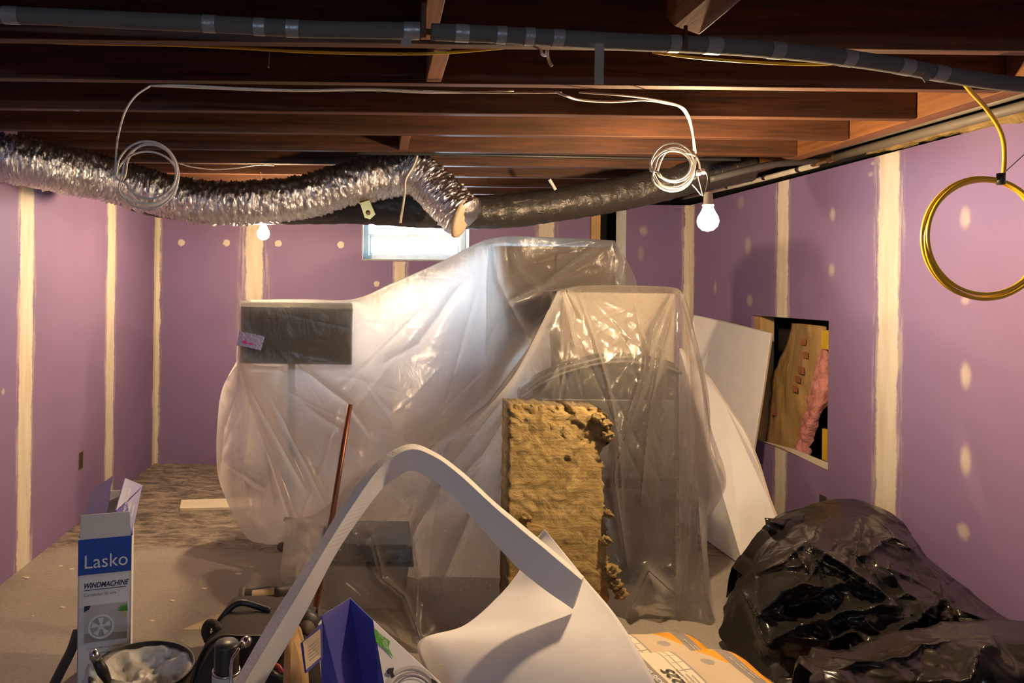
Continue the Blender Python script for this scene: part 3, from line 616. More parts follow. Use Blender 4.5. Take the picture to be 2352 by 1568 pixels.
# ------------------------------------------------------------------ boards leaning at right
def slab(name, pix, off, mats, label, cat, bevel=.003):
    pts = [P(*q) for q in pix]; n = len(pts); V, Fc = prism(pts, off); fm = [0, 0]+[1]*n
    return tag(bev(obj(name, V, Fc, mats, fm=fm), bevel), label, cat)
slab('foam_board', [(1593, 723, 5.35), (1660, 737, 4.98), (1772, 765, 4.42), (1752, 900, 4.36), (1728, 1050, 4.30), (1700, 1240, 4.22), (1640, 1200, 4.5), (1560, 1150, 4.9), (1570, 900, 5.1)], (.02, .012, .0), ['white_board', 'cream_edge'], 'tall white foam board leaning on the right wall beside the opening', 'board')
slab('foam_board', [(1560, 800, 4.6), (1628, 872, 4.5), (1665, 925, 4.4), (1705, 982, 4.28), (1722, 1015, 4.22), (1742, 1070, 4.12), (1765, 1145, 3.96), (1790, 1210, 3.84), (1800, 1368, 3.54), (1708, 1302, 3.87), (1623, 1241, 4.28), (1560, 1195, 4.65)], (.018, .01, 0.004), ['white_board', 'cream_edge'], 'white foam board with a curved torn upper edge in front of taller board', 'board')
# moulding piece on floor
tag(bev(obj('moulding_strip', *join(prism([P(413, 1172, floorY(413, 1174)), P(600, 1168, floorY(600, 1170)), P(600, 1146, floorY(600, 1148)), P(416, 1151, floorY(416, 1153))], (0, 0, .012)), prism([P(413, 1174, floorY(413, 1174)), P(600, 1170, floorY(600, 1170)), P(600, 1165, floorY(600, 1165)), P(413, 1169, floorY(413, 1169))], (0, 0, .022))), 'cream_print'), .003), 'white moulding offcut lying on the dusty floor at left', 'moulding')
# ------------------------------------------------------------------ covered furniture
TVY = 4.0
tv = thing('television', (P(680, 840, TVY).x, TVY+.03, 0), 'black flat television on a thin pole stand under the plastic sheet', 'television')
a, b_ = P(553, 693, TVY), P(808, 838, TVY)
bev(obj('screen', *boxg(a.x, b_.x, TVY, TVY+.05, b_.z, a.z), 'black', tv), .008)
obj('pole', *tubeg([(a.x*.55+b_.x*.45, TVY+.07, .02), (a.x*.55+b_.x*.45, TVY+.07, b_.z+.1)], .022, 14), 'dark_grey', tv, True)
obj('base_plate', *latheg((a.x*.55+b_.x*.45, TVY+.1, 0), [(0, .001), (.075, .001), (.075, .015), (.03, .03), (0, .03)], 24), 'dark_grey', tv, True)
a, b_ = P(1140, 560, 4.32), P(1412, 560, 4.32)
cb = thing('tall_cabinet', ((a.x+b_.x)/2, 4.5, 0), 'tall brown cabinet under the highest point of the plastic sheet', 'cabinet')
bev(obj('carcass', *boxg(a.x, b_.x, 4.33, 4.70, 0, a.z-.01), 'brown', cb), .01)
bev(obj('door', *boxg(a.x+.02, (a.x+b_.x)/2-.003, 4.312, 4.328, .08, a.z-.05), 'brown', cb), .003)
bev(obj('door', *boxg((a.x+b_.x)/2+.003, b_.x-.02, 4.312, 4.328, .08, a.z-.05), 'brown', cb), .003)
a, b_ = P(1292, 668, 3.72), P(1556, 672, 3.72)
cx0, cx1 = a.x, b_.x
tag(bev(obj('storage_carton', *boxg(cx0, cx1, 3.74, 4.1, 0, a.z-.005), 'taupe'), .01), 'tall taupe carton under the clear plastic behind the dark arched cover', 'carton')
# dark arched object (front)
prof = [(1195, 895), (1240, 862), (1300, 835), (1380, 815), (1450, 812), (1520, 822), (1562, 838)]
top = [P(x, y, 3.62) for x, y in prof]
poly = top+[Vector((top[-1].x, 3.62, .04)), Vector((top[0].x+.04, 3.62, .04))]
gr_ = thing('arched_cabinet', (1.05, 3.75, 0), 'dark cabinet with a low arched top showing through the clear plastic sheet', 'cabinet')
V, Fc = prism(poly, (0, .10, 0)); bev(obj('body', V, Fc, 'black_hood', gr_), .02, 3)
hz = [Vector(p)+Vector((0, -.02, -.04)) for p in top]
obj('trim_band', *tubeg([Vector(p) for p in spline(hz, 30)], (.008), 8), 'dark_grey', gr_, True)
for zz in (.75, .30):
    bev(obj('front_panel', *boxg(top[0].x+.1, top[-1].x-.03, 3.60, 3.62, zz-.2, zz+.2), 'dark_grey', gr_), .006)
# bin under the sheet
bx0, bx1 = P(735, 1220, 3.3).x, P(948, 1220, 3.3).x; bz = P(850, 1250, 3.3).z
bn = thing('storage_bin', ((bx0+bx1)/2, 3.45, 0), 'grey storage bin with a black lid under the plastic sheet', 'bin')
V, Fc = boxg(bx0+.015, bx1-.015, 3.315, 3.62, 0, bz-.1); V = [(x+(.02 if x < 0 else -.02)*(z < .01), y, z) for x, y, z in V]
bev(obj('tub', V, Fc, 'grey_bin', bn), .015, 3)
bev(obj('lid', *join(boxg(bx0, bx1, 3.3, 3.64, bz-.085, bz), boxg(bx0-.008, bx1+.008, 3.29, 3.65, bz-.1, bz-.088)), 'black', bn), .008)
# ------------------------------------------------------------------ plastic sheets
fY = lambda x, y: (x, y, floorY(x, y))
S1 = [[(551, 689, 3.98), (680, 687, 3.98), (808, 687, 3.98), (905, 648, 4.08), (1010, 602, 4.18), (1130, 547, 4.28), (1270, 545, 4.3), (1412, 552, 4.3)],
      [(546, 770, 3.98), (680, 765, 3.98), (812, 765, 3.98), (900, 745, 4.05), (1010, 700, 4.12), (1150, 640, 4.25), (1290, 640, 4.28), (1462, 652, 4.28)],
      [(545, 842, 3.97), (680, 842, 3.98), (800, 845, 3.98), (900, 850, 3.98), (1010, 830, 4.0), (1140, 790, 4.05), (1250, 760, 4.0), (1440, 760, 4.25)],
      [(575, 930, 3.9), (680, 940, 3.9), (790, 950, 3.88), (900, 960, 3.85), (1010, 940, 3.85), (1110, 915, 3.8), (1200, 900, 3.80), (1400, 900, 4.15)],
      [(615, 1050, 3.82), (700, 1050, 3.78), (790, 1055, 3.76), (890, 1060, 3.74), (990, 1050, 3.68), (1080, 1040, 3.58), (1170, 1020, 3.65), (1280, 1050, 3.8)],
      [(655, 1190, 3.72), (720, 1190, 3.72), (800, 1190, 3.72), (890, 1190, 3.72), (960, 1190, 3.72), (1060, 1190, 3.7), (1150, 1200, 3.7), (1240, 1200, 3.7)],
      [(650, 1270, 3.72), (720, 1270, 3.72), (800, 1270, 3.72), (890, 1270, 3.72), (965, 1270, 3.72), (1060, 1270, 3.71), (1150, 1270, 3.71), (1240, 1270, 3.7)],
      [fY(655, 1318), fY(730, 1320), fY(800, 1322), fY(890, 1322), fY(970, 1324), fY(1060, 1324), fY(1150, 1326), fY(1240, 1326)]]
folds1 = [([(688, 838), (740, 880), (800, 925), (850, 1000)], .05, 9, 's'), ([(553, 842), (590, 920), (640, 1010), (700, 1120)], .05, 11, 's'),
          ([(556, 860), (585, 960), (620, 1050), (670, 1200), (660, 1320)], .05, 10, 's'), ([(600, 870), (650, 960), (700, 1060), (760, 1180)], .03, 12, 's'),
          ([(1132, 550), (1143, 640), (1165, 690)], .05, 9, 's'), ([(1165, 692), (1250, 655), (1320, 605), (1395, 556)], .05, 8, 's'), ([(1175, 560), (1190, 620), (1245, 665)], .035, 9, 's'),
          ([(1415, 556), (1435, 600), (1425, 650)], .03, 8, 's'), ([(1165, 690), (1190, 740), (1225, 790)], .035, 8, 's'),
          ([(880, 835), (960, 790), (1000, 735), (1060, 650)], .025, 12, 's'), ([(700, 930), (780, 985), (830, 1060)], .02, 14, 's'),
          ([(1275, 680), (1215, 800), (1120, 925), (1010, 1010), (930, 1080)], .09, 13, 's'), ([(1240, 760), (1150, 920), (1040, 1060), (980, 1180)], .05, 14, 's'),
          ([(1175, 930), (1110, 1040), (1050, 1100)], .05, 11, 's'), ([(860, 1080), (800, 1130), (760, 1200), (740, 1350)], .05, 12, 's'),
          ([(1010, 1130), (960, 1200), (940, 1250)], .03, 9, 's'), ([(950, 1235), (960, 1330), (900, 1400)], .04, 12, 's'), ([(860, 1240), (890, 1330), (960, 1420)], .03, 10, 's'),
          ([(1080, 1180), (1030, 1290), (975, 1440)], .04, 12, 's'), ([(690, 1200), (700, 1280), (680, 1340)], .04, 12, 's'), ([(810, 850), (850, 1050), (820, 1200)], -.04, 50, 'g'),
          ([(1020, 640), (1010, 850), (930, 1000)], -.05, 60, 'g')]
rg = random.Random(5)
def creases(lst, n, src, x0, x1, y0, y1, amp, spread=60):
    for _ in range(n):
        sx_, sy_ = rg.choice(src); tx_, ty_ = rg.uniform(x0, x1), rg.uniform(y0, y1)
        a, b_ = rg.uniform(0, .5), rg.uniform(.6, 1.0)
        p = (sx_+(tx_-sx_)*a, sy_+(ty_-sy_)*a); q = (sx_+(tx_-sx_)*b_, sy_+(ty_-sy_)*b_)
        m = ((p[0]+q[0])/2+rg.uniform(-8, 8), (p[1]+q[1])/2+rg.uniform(-8, 8))
        lst.append(([p, m, q], amp*rg.uniform(-1, 1), rg.uniform(2.5, 6), 's'))
folds1 = [(p_, a_*1.25, w_*.75, k_) if k_ == 's' else (p_, a_, w_, k_) for p_, a_, w_, k_ in folds1]
creases(folds1, 46, [(553, 700), (553, 840), (808, 840), (688, 842), (1130, 550), (1165, 690), (1275, 680)], 560, 1200, 700, 1400, .007)
creases(folds1, 16, [(1165, 690), (1395, 556), (1280, 650)], 1140, 1440, 560, 680, .014)
sh = thing('plastic_sheet', (P(900, 1000, 3.8).x, 3.8, 0), 'large milky plastic dust sheet draped from the television up to the tall peak', 'plastic sheet')
surf('sheet_front', S1, 300, 270, folds1, 'sheet', sh, (.007, 2.2, 1), (.48, 1.35, 24))
S2 = [[(1280, 668, 3.6), (1340, 656, 3.68), (1420, 655, 3.69), (1500, 657, 3.69), (1552, 661, 3.68), (1568, 674, 3.66)],
      [(1238, 755, 3.56), (1310, 750, 3.56), (1400, 750, 3.58), (1490, 750, 3.58), (1560, 755, 3.58), (1592, 770, 3.68)],
      [(1185, 855, 3.52), (1280, 850, 3.5), (1390, 845, 3.5), (1480, 850, 3.5), (1565, 860, 3.52), (1618, 880, 3.68)],
      [(1120, 935, 3.52), (1250, 950, 3.46), (1380, 960, 3.46), (1480, 965, 3.45), (1572, 970, 3.48), (1634, 985, 3.68)],
      [(1045, 1005, 3.48), (1200, 1050, 3.42), (1370, 1070, 3.42), (1480, 1075, 3.40), (1578, 1080, 3.42), (1668, 1105, 3.62)],
      [(1010, 1100, 3.40), (1180, 1180, 3.36), (1370, 1200, 3.38), (1480, 1200, 3.36), (1572, 1200, 3.36), (1628, 1200, 3.52)],
      [(990, 1250, 3.26), (1170, 1300, 3.28), (1370, 1310, 3.3), (1480, 1310, 3.3), (1572, 1310, 3.3), (1630, 1320, 3.42)],
      [fY(980, 1425), fY(1160, 1420), fY(1370, 1415), fY(1480, 1420), fY(1575, 1425), fY(1650, 1440)]]
folds2 = [([(1280, 672), (1225, 780), (1150, 900), (1060, 990)], .08, 10, 's'), ([(1545, 670), (1500, 760), (1490, 850), (1450, 960), (1410, 1080)], .06, 10, 's'),
          ([(1555, 672), (1520, 800), (1490, 950), (1470, 1150)], .05, 10, 's'), ([(1325, 668), (1365, 780), (1395, 880), (1420, 1000), (1430, 1180)], .02, 6, 's'),
          ([(1562, 676), (1580, 800), (1590, 1000), (1580, 1250), (1560, 1410)], .07, 14, 's'), ([(1565, 690), (1610, 870), (1630, 1010), (1655, 1100)], .05, 10, 's'),
          ([(1420, 960), (1410, 1100), (1440, 1300)], .04, 12, 's'), ([(1600, 1100), (1610, 1250), (1630, 1420)], .06, 14, 's'), ([(1290, 672), (1310, 750), (1320, 800)], .03, 10, 's'),
          ([(1300, 662), (1320, 700), (1335, 730)], .03, 7, 's'), ([(1440, 1420), (1490, 1310), (1545, 1360)], .08, 12, 's'), ([(1200, 960), (1160, 1080), (1130, 1250)], .04, 14, 's'),
          ([(1540, 800), (1530, 1000), (1530, 1300)], -.05, 30, 'g'), ([(1240, 900), (1280, 840), (1330, 830)], .02, 14, 's'), ([(1455, 690), (1470, 750), (1498, 830)], .015, 6, 's')]
folds2 = [(p_, a_*1.35, w_*.7, k_) if k_ == 's' else (p_, a_, w_, k_) for p_, a_, w_, k_ in folds2]
creases(folds2, 44, [(1280, 672), (1560, 672), (1330, 660), (1450, 830), (1570, 860)], 1180, 1640, 720, 1400, .009)
sh2 = thing('plastic_sheet', (P(1400, 1000, 3.6).x, 3.6, 0), 'clear wrinkled plastic sheet over the tall carton and dark arched cabinet right of centre', 'plastic sheet')
surf('sheet_front', S2, 240, 260, folds2, 'sheet_clear', sh2, (.009, 3, 3), (.45, .5, 14))
S4 = [[(650, 1196, 3.62), (728, 1178, 3.60), (800, 1120, 3.64), (900, 1062, 3.66), (1000, 1020, 3.6), (1080, 1000, 3.55), (1150, 985, 3.5)],
      [(655, 1190, 3.5), (740, 1205, 3.26), (830, 1212, 3.27), (935, 1205, 3.28), (1000, 1150, 3.38), (1080, 1130, 3.38), (1160, 1130, 3.4)],
      [(650, 1260, 3.5), (735, 1258, 3.24), (830, 1262, 3.25), (948, 1264, 3.25), (1010, 1260, 3.28), (1090, 1260, 3.28), (1170, 1260, 3.3)],
      [(645, 1320, 3.48), (730, 1330, 3.2), (830, 1340, 3.2), (950, 1350, 3.18), (1020, 1350, 3.17), (1100, 1350, 3.17), (1180, 1350, 3.2)],
      [fY(665, 1355), fY(735, 1420), fY(830, 1465), fY(950, 1500), fY(1020, 1500), fY(1100, 1480), fY(1190, 1450)]]
folds4 = [([(940, 1255), (975, 1180), (1060, 1110), (1110, 1060)], .05, 8, 's'), ([(870, 1090), (800, 1140), (770, 1200)], .04, 9, 's'), ([(950, 1265), (960, 1340), (955, 1440)], .03, 9, 's'),
          ([(850, 1215), (880, 1330), (930, 1370), (970, 1480)], .03, 7, 's'), ([(1085, 1190), (1040, 1300), (975, 1450)], .03, 8, 's'), ([(700, 1190), (705, 1280), (680, 1340)], .04, 11, 's'),
          ([(655, 1200), (690, 1260), (730, 1300)], .03, 8, 's'), ([(1010, 1130), (960, 1210), (944, 1250)], .03, 7, 's'), ([(640, 1100), (700, 1170), (745, 1210)], .04, 9, 's')]
creases(folds4, 22, [(945, 1260), (740, 1210), (1100, 1060), (960, 1470)], 680, 1180, 1100, 1450, .008)
surf('sheet_lower', S4, 200, 150, folds4, 'sheet_clear', sh2, (.008, 4, 6))
# loose right edge hanging as a second layer
S2b = [[(1560, 668, 3.7), (1572, 680, 3.72), (1580, 700, 3.76)], [(1575, 790, 3.62), (1600, 800, 3.68), (1612, 830, 3.8)], [(1580, 900, 3.6), (1612, 900, 3.66), (1630, 930, 3.8)],
       [(1585, 1000, 3.55), (1615, 1010, 3.62), (1634, 1030, 3.8)], [(1590, 1100, 3.52), (1630, 1100, 3.6), (1665, 1104, 3.75)], [(1590, 1160, 3.5), (1612, 1180, 3.56), (1634, 1180, 3.72)]]
surf('sheet_side', S2b, 40, 90, [([(1580, 700), (1605, 850), (1625, 1000)], .05, 8, 's'), ([(1590, 900), (1600, 1050), (1610, 1150)], -.04, 12, 'g')], 'sheet_clear', sh2, (.008, 5, 4))
S3 = [[(547, 822, 4.02), (585, 838, 4.03), (640, 842, 4.03)], [(512, 890, 4.12), (560, 900, 3.98), (650, 900, 3.98)], [(500, 960, 4.18), (556, 970, 3.96), (660, 970, 3.92)],
      [(498, 1070, 4.22), (560, 1070, 3.98), (670, 1070, 3.84)], [(520, 1150, 4.22), (580, 1150, 4.0), (680, 1150, 3.78)], [(560, 1225, 4.2), (610, 1220, 4.08), (680, 1220, 3.85)], [(590, 1250, 4.18), (630, 1253, 4.15), (672, 1238, 4.2)]]
folds3 = [([(550, 840), (545, 900), (515, 990), (505, 1100)], .05, 8, 's'), ([(570, 860), (570, 980), (560, 1100), (590, 1220)], .06, 10, 's'), ([(600, 900), (610, 1050), (640, 1200)], .05, 10, 's'),
          ([(640, 1060), (610, 1120), (600, 1170)], .03, 8, 's'), ([(505, 1060), (560, 1090), (620, 1130)], .02, 9, 's')]
creases(folds3, 26, [(550, 830), (640, 1060), (505, 1060)], 510, 660, 850, 1250, .016)
sh3 = tag(surf('plastic_sheet', S3, 90, 160, folds3, 'sheet_left', None, (.018, 3, 6), (.25, .2, 8)), 'thin plastic drop sheet tail puffed out below the left side of television', 'plastic sheet')
# tape label on the sheet over the television
tp = ribbon('tape_label', [(546, 777, 3.965), (565, 780, 3.96), (590, 785, 3.955), (604, 789, 3.955)], 33, 'frosted'); tag(tp, 'purple foil tape patch on the sheet at the television left edge', 'tape')
WL[tp.name] = tp.location.copy()
o = ribbon('magenta_print', [(558, 784, 3.955), (566, 786, 3.953)], 5, 'magenta', tp); ribbon('magenta_print', [(566, 788, 3.953), (582, 791, 3.95)], 2.5, 'magenta', tp)
# ------------------------------------------------------------------ mineral wool batt
wbt = [[None]*2 for _ in range(2)]
def batt():
    nu, nv = 46, 110; V = []; Fc = []; fm = []
    L0, R0 = (1168, 926, 3.14), (1380, 936, 3.14); L1, R1 = (1160, 1520, 2.74), (1418, 1510, 2.74)
    Ppts = {}
    rng = random.Random(3)
    for side, dy in ((0, 0.0), (1, .085)):
        for i in range(nv):
            t = i/(nv-1)
            for j in range(nu):
                u = j/(nu-1)
                # right edge is ragged
                rag = 0
                xr = 1378+14*noise.noise(Vector((i*.22, 0, 0)))+10*noise.noise(Vector((i*.9, 3, 0)))+(14 if .02 < t < .16 else 0)*abs(math.sin(t*60))+18*t+ (14*t*t)
                xl = 1172-6*t+3*noise.noise(Vector((i*.3, 9, 0)))
                x = xl+(xr-xl)*u
                y = 926+594*t+(10*u)*(1-t)+(5*noise.noise(Vector((j*.35, 0, 5)))*(1-t)**3)
                Y = 3.14-.40*t
                n_ = crinkle(Vector((x*.016, y*.016, side)), 2.4, 5, 4)
                Y2 = Y-((0.012+.016*max(0, 1-t*5))*(n_-.3))*(1 if side == 0 else -1)
                # torn upper right corner
                if side == 0 and t < .22 and u > .55: Y2 += .05*max(0, noise.noise(Vector((u*9, t*14, 1))))*1.4
                V.append(P(x, y, Y2)+Vector((-.02*side, dy, .01*side)))
    N = nu*nv; idx = lambda s, i, j: s*N+i*nu+j
    for i in range(nv-1):
        for j in range(nu-1):
            Fc.append((idx(0, i, j), idx(0, i+1, j), idx(0, i+1, j+1), idx(0, i, j+1))); fm.append(0)
            Fc.append((idx(1, i, j), idx(1, i, j+1), idx(1, i+1, j+1), idx(1, i+1, j))); fm.append(0)
        Fc.append((idx(0, i, 0), idx(1, i, 0), idx(1, i+1, 0), idx(0, i+1, 0))); fm.append(1)
        Fc.append((idx(0, i, nu-1), idx(0, i+1, nu-1), idx(1, i+1, nu-1), idx(1, i, nu-1))); fm.append(1)
    for j in range(nu-1):
        Fc.append((idx(0, 0, j), idx(0, 0, j+1), idx(1, 0, j+1), idx(1, 0, j))); fm.append(1)
        Fc.append((idx(0, nv-1, j), idx(1, nv-1, j), idx(1, nv-1, j+1), idx(0, nv-1, j+1))); fm.append(1)
    o = obj('mineral_wool_batt', V, Fc, ['wool', 'wool_edge'], fm=fm, smooth=True)
    tag(o, 'upright brown mineral wool batt with ragged edges leaning on the clear plastic', 'insulation')
    for k, (x, y, a_) in enumerate([(1392, 975, 1), (1395, 1000, 1), (1392, 1240, .8), (1405, 1310, 1.2), (1412, 1340, 1), (1425, 1362, 1), (1398, 1180, .7), (1375, 960, 1), (1210, 1190, .8)]):
        t = (y-926)/594; c = P(x, y, 3.12-.4*t)
        V, Fc = lump('', c, (.022*a_, .03, .02*a_), '', amp=.8); q = obj('wool_tuft', V, Fc, 'wool', o, True)
batt()
# ------------------------------------------------------------------ foam arch and curved panel
O_ = [(430, 1760), (537, 1568), (622, 1420), (712, 1280), (800, 1137), (870, 1055), (940, 1019), (1000, 1038), (1065, 1085), (1135, 1150), (1195, 1200), (1262, 1256), (1342, 1323)]
E_ = [(455, 1762), (562, 1568), (645, 1430), (729, 1290), (813, 1155), (879, 1068), (941, 1032), (996, 1047), (1058, 1092), (1128, 1157), (1188, 1208), (1256, 1264), (1336, 1332)]
L_ = [(505, 1765), (609, 1568), (690, 1430), (768, 1280), (860, 1144), (905, 1102), (942, 1082), (985, 1098), (1040, 1142), (1105, 1212), (1165, 1280), (1225, 1335), (1315, 1400)]
YY = [1.45, 1.55, 1.65, 1.75, 1.88, 1.97, 2.03, 2.08, 2.12, 2.15, 2.18, 2.2, 2.22]
m_ = 140
o1 = spline([P(*a, y+.04) for a, y in zip(O_, YY)], m_); e1 = spline([P(*a, y) for a, y in zip(E_, YY)], m_); LT = [.09, .09, .09, .085, .075, .055, .03, .012, .005, .005, .005, .005, .005]
l1 = spline([P(*a, y+q) for a, y, q in zip(L_, YY, LT)], m_)
V = []; Fc = []; fm = []
for i in range(m_):
    j1 = .0015*noise.noise(Vector((i*.12, 1, 2))); a, b_, c = Vector(o1[i]), Vector(e1[i])+Vector((0, 0, j1)), Vector(l1[i])+Vector((0, 0, j1*2))
    V += [a, b_, c, c+(a-b_)*.9]
for i in range(m_-1):
    b0 = i*4
    for k in range(4): Fc.append((b0+k, b0+4+k, b0+4+(k+1) % 4, b0+(k+1) % 4)); fm.append(1 if k in (0, 2) else 0)
Fc += [(0, 1, 2, 3), tuple(4*(m_-1)+k for k in (3, 2, 1, 0))]; fm += [1, 1]
tag(bev(obj('foam_strip', V, Fc, ['white_foam', 'foam_edge'], fm=fm), .002), 'long white foam strip bent into a tall arch in the foreground', 'foam strip')
pn = [[(1216, 1262, 2.50), (1234, 1236, 2.50), (1250, 1214, 2.50)], [(1196, 1308, 2.46), (1240, 1290, 2.43), (1300, 1276, 2.45)], [(1146, 1370, 2.42), (1240, 1350, 2.36), (1352, 1340, 2.36)],
      [(1066, 1438, 2.34), (1220, 1420, 2.25), (1407, 1405, 2.26)], [(962, 1476, 2.25), (1200, 1480, 2.14), (1455, 1478, 2.16)], [(985, 1568, 2.12), (1200, 1568, 2.04), (1504, 1568, 2.06)], [(1000, 1720, 1.98), (1200, 1720, 1.92), (1570, 1720, 1.95)]]
A_ = np.array(pn, float); G = np.einsum('ir,rcd->icd', crw(7, 60), A_); G = np.einsum('jc,icd->ijd', crw(3, 50), G); W3 = PN(G)
o = obj('curved_panel', W3.reshape(-1, 3).tolist(), [(i*50+j, (i+1)*50+j, (i+1)*50+j+1, i*50+j+1) for i in range(59) for j in range(49)], 'white_foam', None, True)
solid(o, .006); tag(o, 'wide smooth white foam sheet curving up behind the arch and fan box', 'panel')
# ------------------------------------------------------------------ copper pipe
tag(obj('copper_pipe', *join(tubeg([P(804, 928, 3.0), P(764, 1180, 2.92), P(722, 1410, 2.84), P(705, 1540, 2.8)], .0115, 14)), 'copper', None, True), 'thin copper pipe standing tilted in front of the milky sheet', 'pipe')
# ------------------------------------------------------------------ fan carton at left
bx = thing('fan_carton', (-.95, 2.30, 0), 'narrow open blue and white fan carton standing on the floor at left', 'carton')
Oo = Vector((-.951, 2.30, 0)); ex = Vector((.951, .307, 0)).normalized(); ey = Vector((-.307, .951, 0)).normalized(); ez = Vector((0, 0, 1)); BW, BD, BH = .163, .56, .675
def B(u, d, z): return Oo+ex*u+ey*d+ez*z
th = .004
walls = []
for (p0, p1, q) in [((0, 0), (BW, 0), ey), ((BW, 0), (BW, BD), -ex), ((BW, BD), (0, BD), -ey), ((0, BD), (0, 0), ex)]:
    a, b_ = B(*p0, 0), B(*p1, 0); walls.append(prism([a, b_, b_+ez*BH, a+ez*BH], q*th))
V, Fc = join(*walls); obj('carton_body', V, Fc, 'white_print', bx)
def pf_(u, z, off=.0012): return B(u, -off, z)
band = obj('blue_band', *prism([pf_(0, BH-.115), pf_(BW, BH-.115), pf_(BW, BH), pf_(0, BH)], ey*.0008), 'blue', bx)
obj('lettering', *textg('Lasko', .062, lambda u, v: pf_(.016+u*.95, BH-.094+v, .0022)), 'white_print', band)
obj('lettering', *textg('WINDMACHINE', .0235, lambda u, v: pf_(.016+u*.80, BH-.158+v, .0022), .3, bold=.0006), 'navy', bx)
obj('print_rule', *prism([pf_(.018, BH-.166), pf_(.148, BH-.166), pf_(.148, BH-.164), pf_(.018, BH-.164)], ey*.0006), 'navy', bx)
obj('lettering', *textg('Circulador de aire', .0155, lambda u, v: pf_(.018+u*.86, BH-.185+v, .0022)), 'ink', bx)
pz0, pz1 = BH-.335, BH-.215
ph = obj('printed_photo', *prism([pf_(.02, pz0), pf_(.152, pz0), pf_(.152, pz1), pf_(.02, pz1)], ey*.0006), 'grey_flap', bx)
def ring(cx, cz, r0, r1, off, n=32): 
    V = [pf_(cx+r*math.cos(2*math.pi*k/n), cz+r*math.sin(2*math.pi*k/n), off) for r in (r0, r1) for k in range(n)]
    return V, [(k, (k+1) % n, n+(k+1) % n, n+k) for k in range(n)]
obj('fan_picture', *join(ring(.072, pz0+.048, .033, .040, .0024), ring(.072, pz0+.048, .0001, .009, .0024)), 'white_print', ph)
obj('fan_picture', *ring(.072, pz0+.048, .009, .033, .0022), flat('picture grey', (.45, .46, .46), .6), ph)
bl = []
for k in range(5):
    a = 2*math.pi*k/5+.3; bl.append(([pf_(.072+r*math.cos(a+d), pz0+.048+r*math.sin(a+d), .0027) for r, d in ((.009, -.3), (.030, -.25), (.031, .35), (.009, .3))], [(0, 1, 2, 3)]))
obj('fan_picture', *join(*bl), 'white_print', ph)
obj('picture_floor', *prism([pf_(.02, pz0, .0016), pf_(.152, pz0, .0016), pf_(.152, pz0+.022, .0016), pf_(.02, pz0+.03, .0016)], ey*.0003), 'grey_obj', ph)
obj('picture_cushion', *prism([pf_(.02, pz1-.02, .0016), pf_(.035, pz1-.012, .0016), pf_(.04, pz1, .0016), pf_(.02, pz1, .0016)], ey*.0003), 'navy', ph)
obj('picture_pot', *prism([pf_(.137, pz1-.05, .0018), pf_(.15, pz1-.05, .0018), pf_(.152, pz1-.028, .0018), pf_(.134, pz1-.028, .0018)], ey*.0003), 'tan_print', ph)
lv = []
for k in range(9):
    a = math.pi*(.08+.84*k/8); lv.append(([pf_(.143, pz1-.03, .0021), pf_(.143+.011*math.cos(a-.25), pz1-.03+.015*math.sin(a-.25), .0021), pf_(.143+min(.009, .026*math.cos(a)), pz1-.03+.028*math.sin(a), .0021), pf_(.143+.011*math.cos(a+.25), pz1-.03+.015*math.sin(a+.25), .0021)], [(0, 1, 2, 3)]))
obj('picture_plant', *join(*lv), 'green', ph)
for k, s_ in enumerate(('Tres velocidades de alto desempeno', 'Diseno y tamano para residencias', 'Operacion para ahorro de energia')):
    obj('lettering', *textg(s_, .0088, lambda u, v, k=k: pf_(.085+u*.80, pz0-.022-.017*k+v, .0022), align='CENTER'), 'ink', bx)
obj('lettering', *textg('4262A', .014, lambda u, v: pf_(.024-v, .06+u*1.5, .0022)), 'ink', bx)
for k, s_ in enumerate(('Color', 'Blanco', '110 V')):
    obj('lettering', *textg(s_, .011, lambda u, v, k=k: pf_(.034+u, .07-.016*k+v+.12, .0022)), 'ink', bx)
# flaps
o = obj('flap', *prism([B(.004, 0, BH), B(BW-.004, 0, BH), B(BW-.008, .012, BH+.075), B(.006, .012, BH+.075)], ey*th), ['grey_flap', 'blue'], bx); 
V = [B(0, .02, BH), B(0, BD, BH), B(.02, BD-.03, BH+.03), B(.075, BD-.04, BH+.045), B(.075, .04, BH+.03)]
obj('flap', *prism([B(0, .02, BH), B(0, BD, BH), B(.08, BD, BH+.055), B(.08, .03, BH+.035)], ez*th), 'violet_blue', bx)
rf_ = [B(BW, 0, BH), B(BW, BD, BH), P(327, 1115, 2.8), P(285, 1098, 2.75), P(264, 1172, 2.4)]
fl_ = obj('flap', *prism(rf_, (.003, .003, 0)), 'violet_blue', bx)
q0_, q1_, q2_, q3_ = P(270, 1178, 2.37), P(289, 1106, 2.70), P(302, 1222, 2.33), P(326, 1122, 2.76)
def ff(u, v): return q0_.lerp(q1_, u).lerp(q2_.lerp(q3_, u), 1-v)
for k in range(3): obj('lettering', *textg(('WIND MACHINE', 'air circulator', 'ventilador')[k], (.12, .08, .08)[k], lambda u, v, k=k: ff(.05+u*.9+.1*k, .62-.22*k+v*1.3)), 'white_print', fl_)
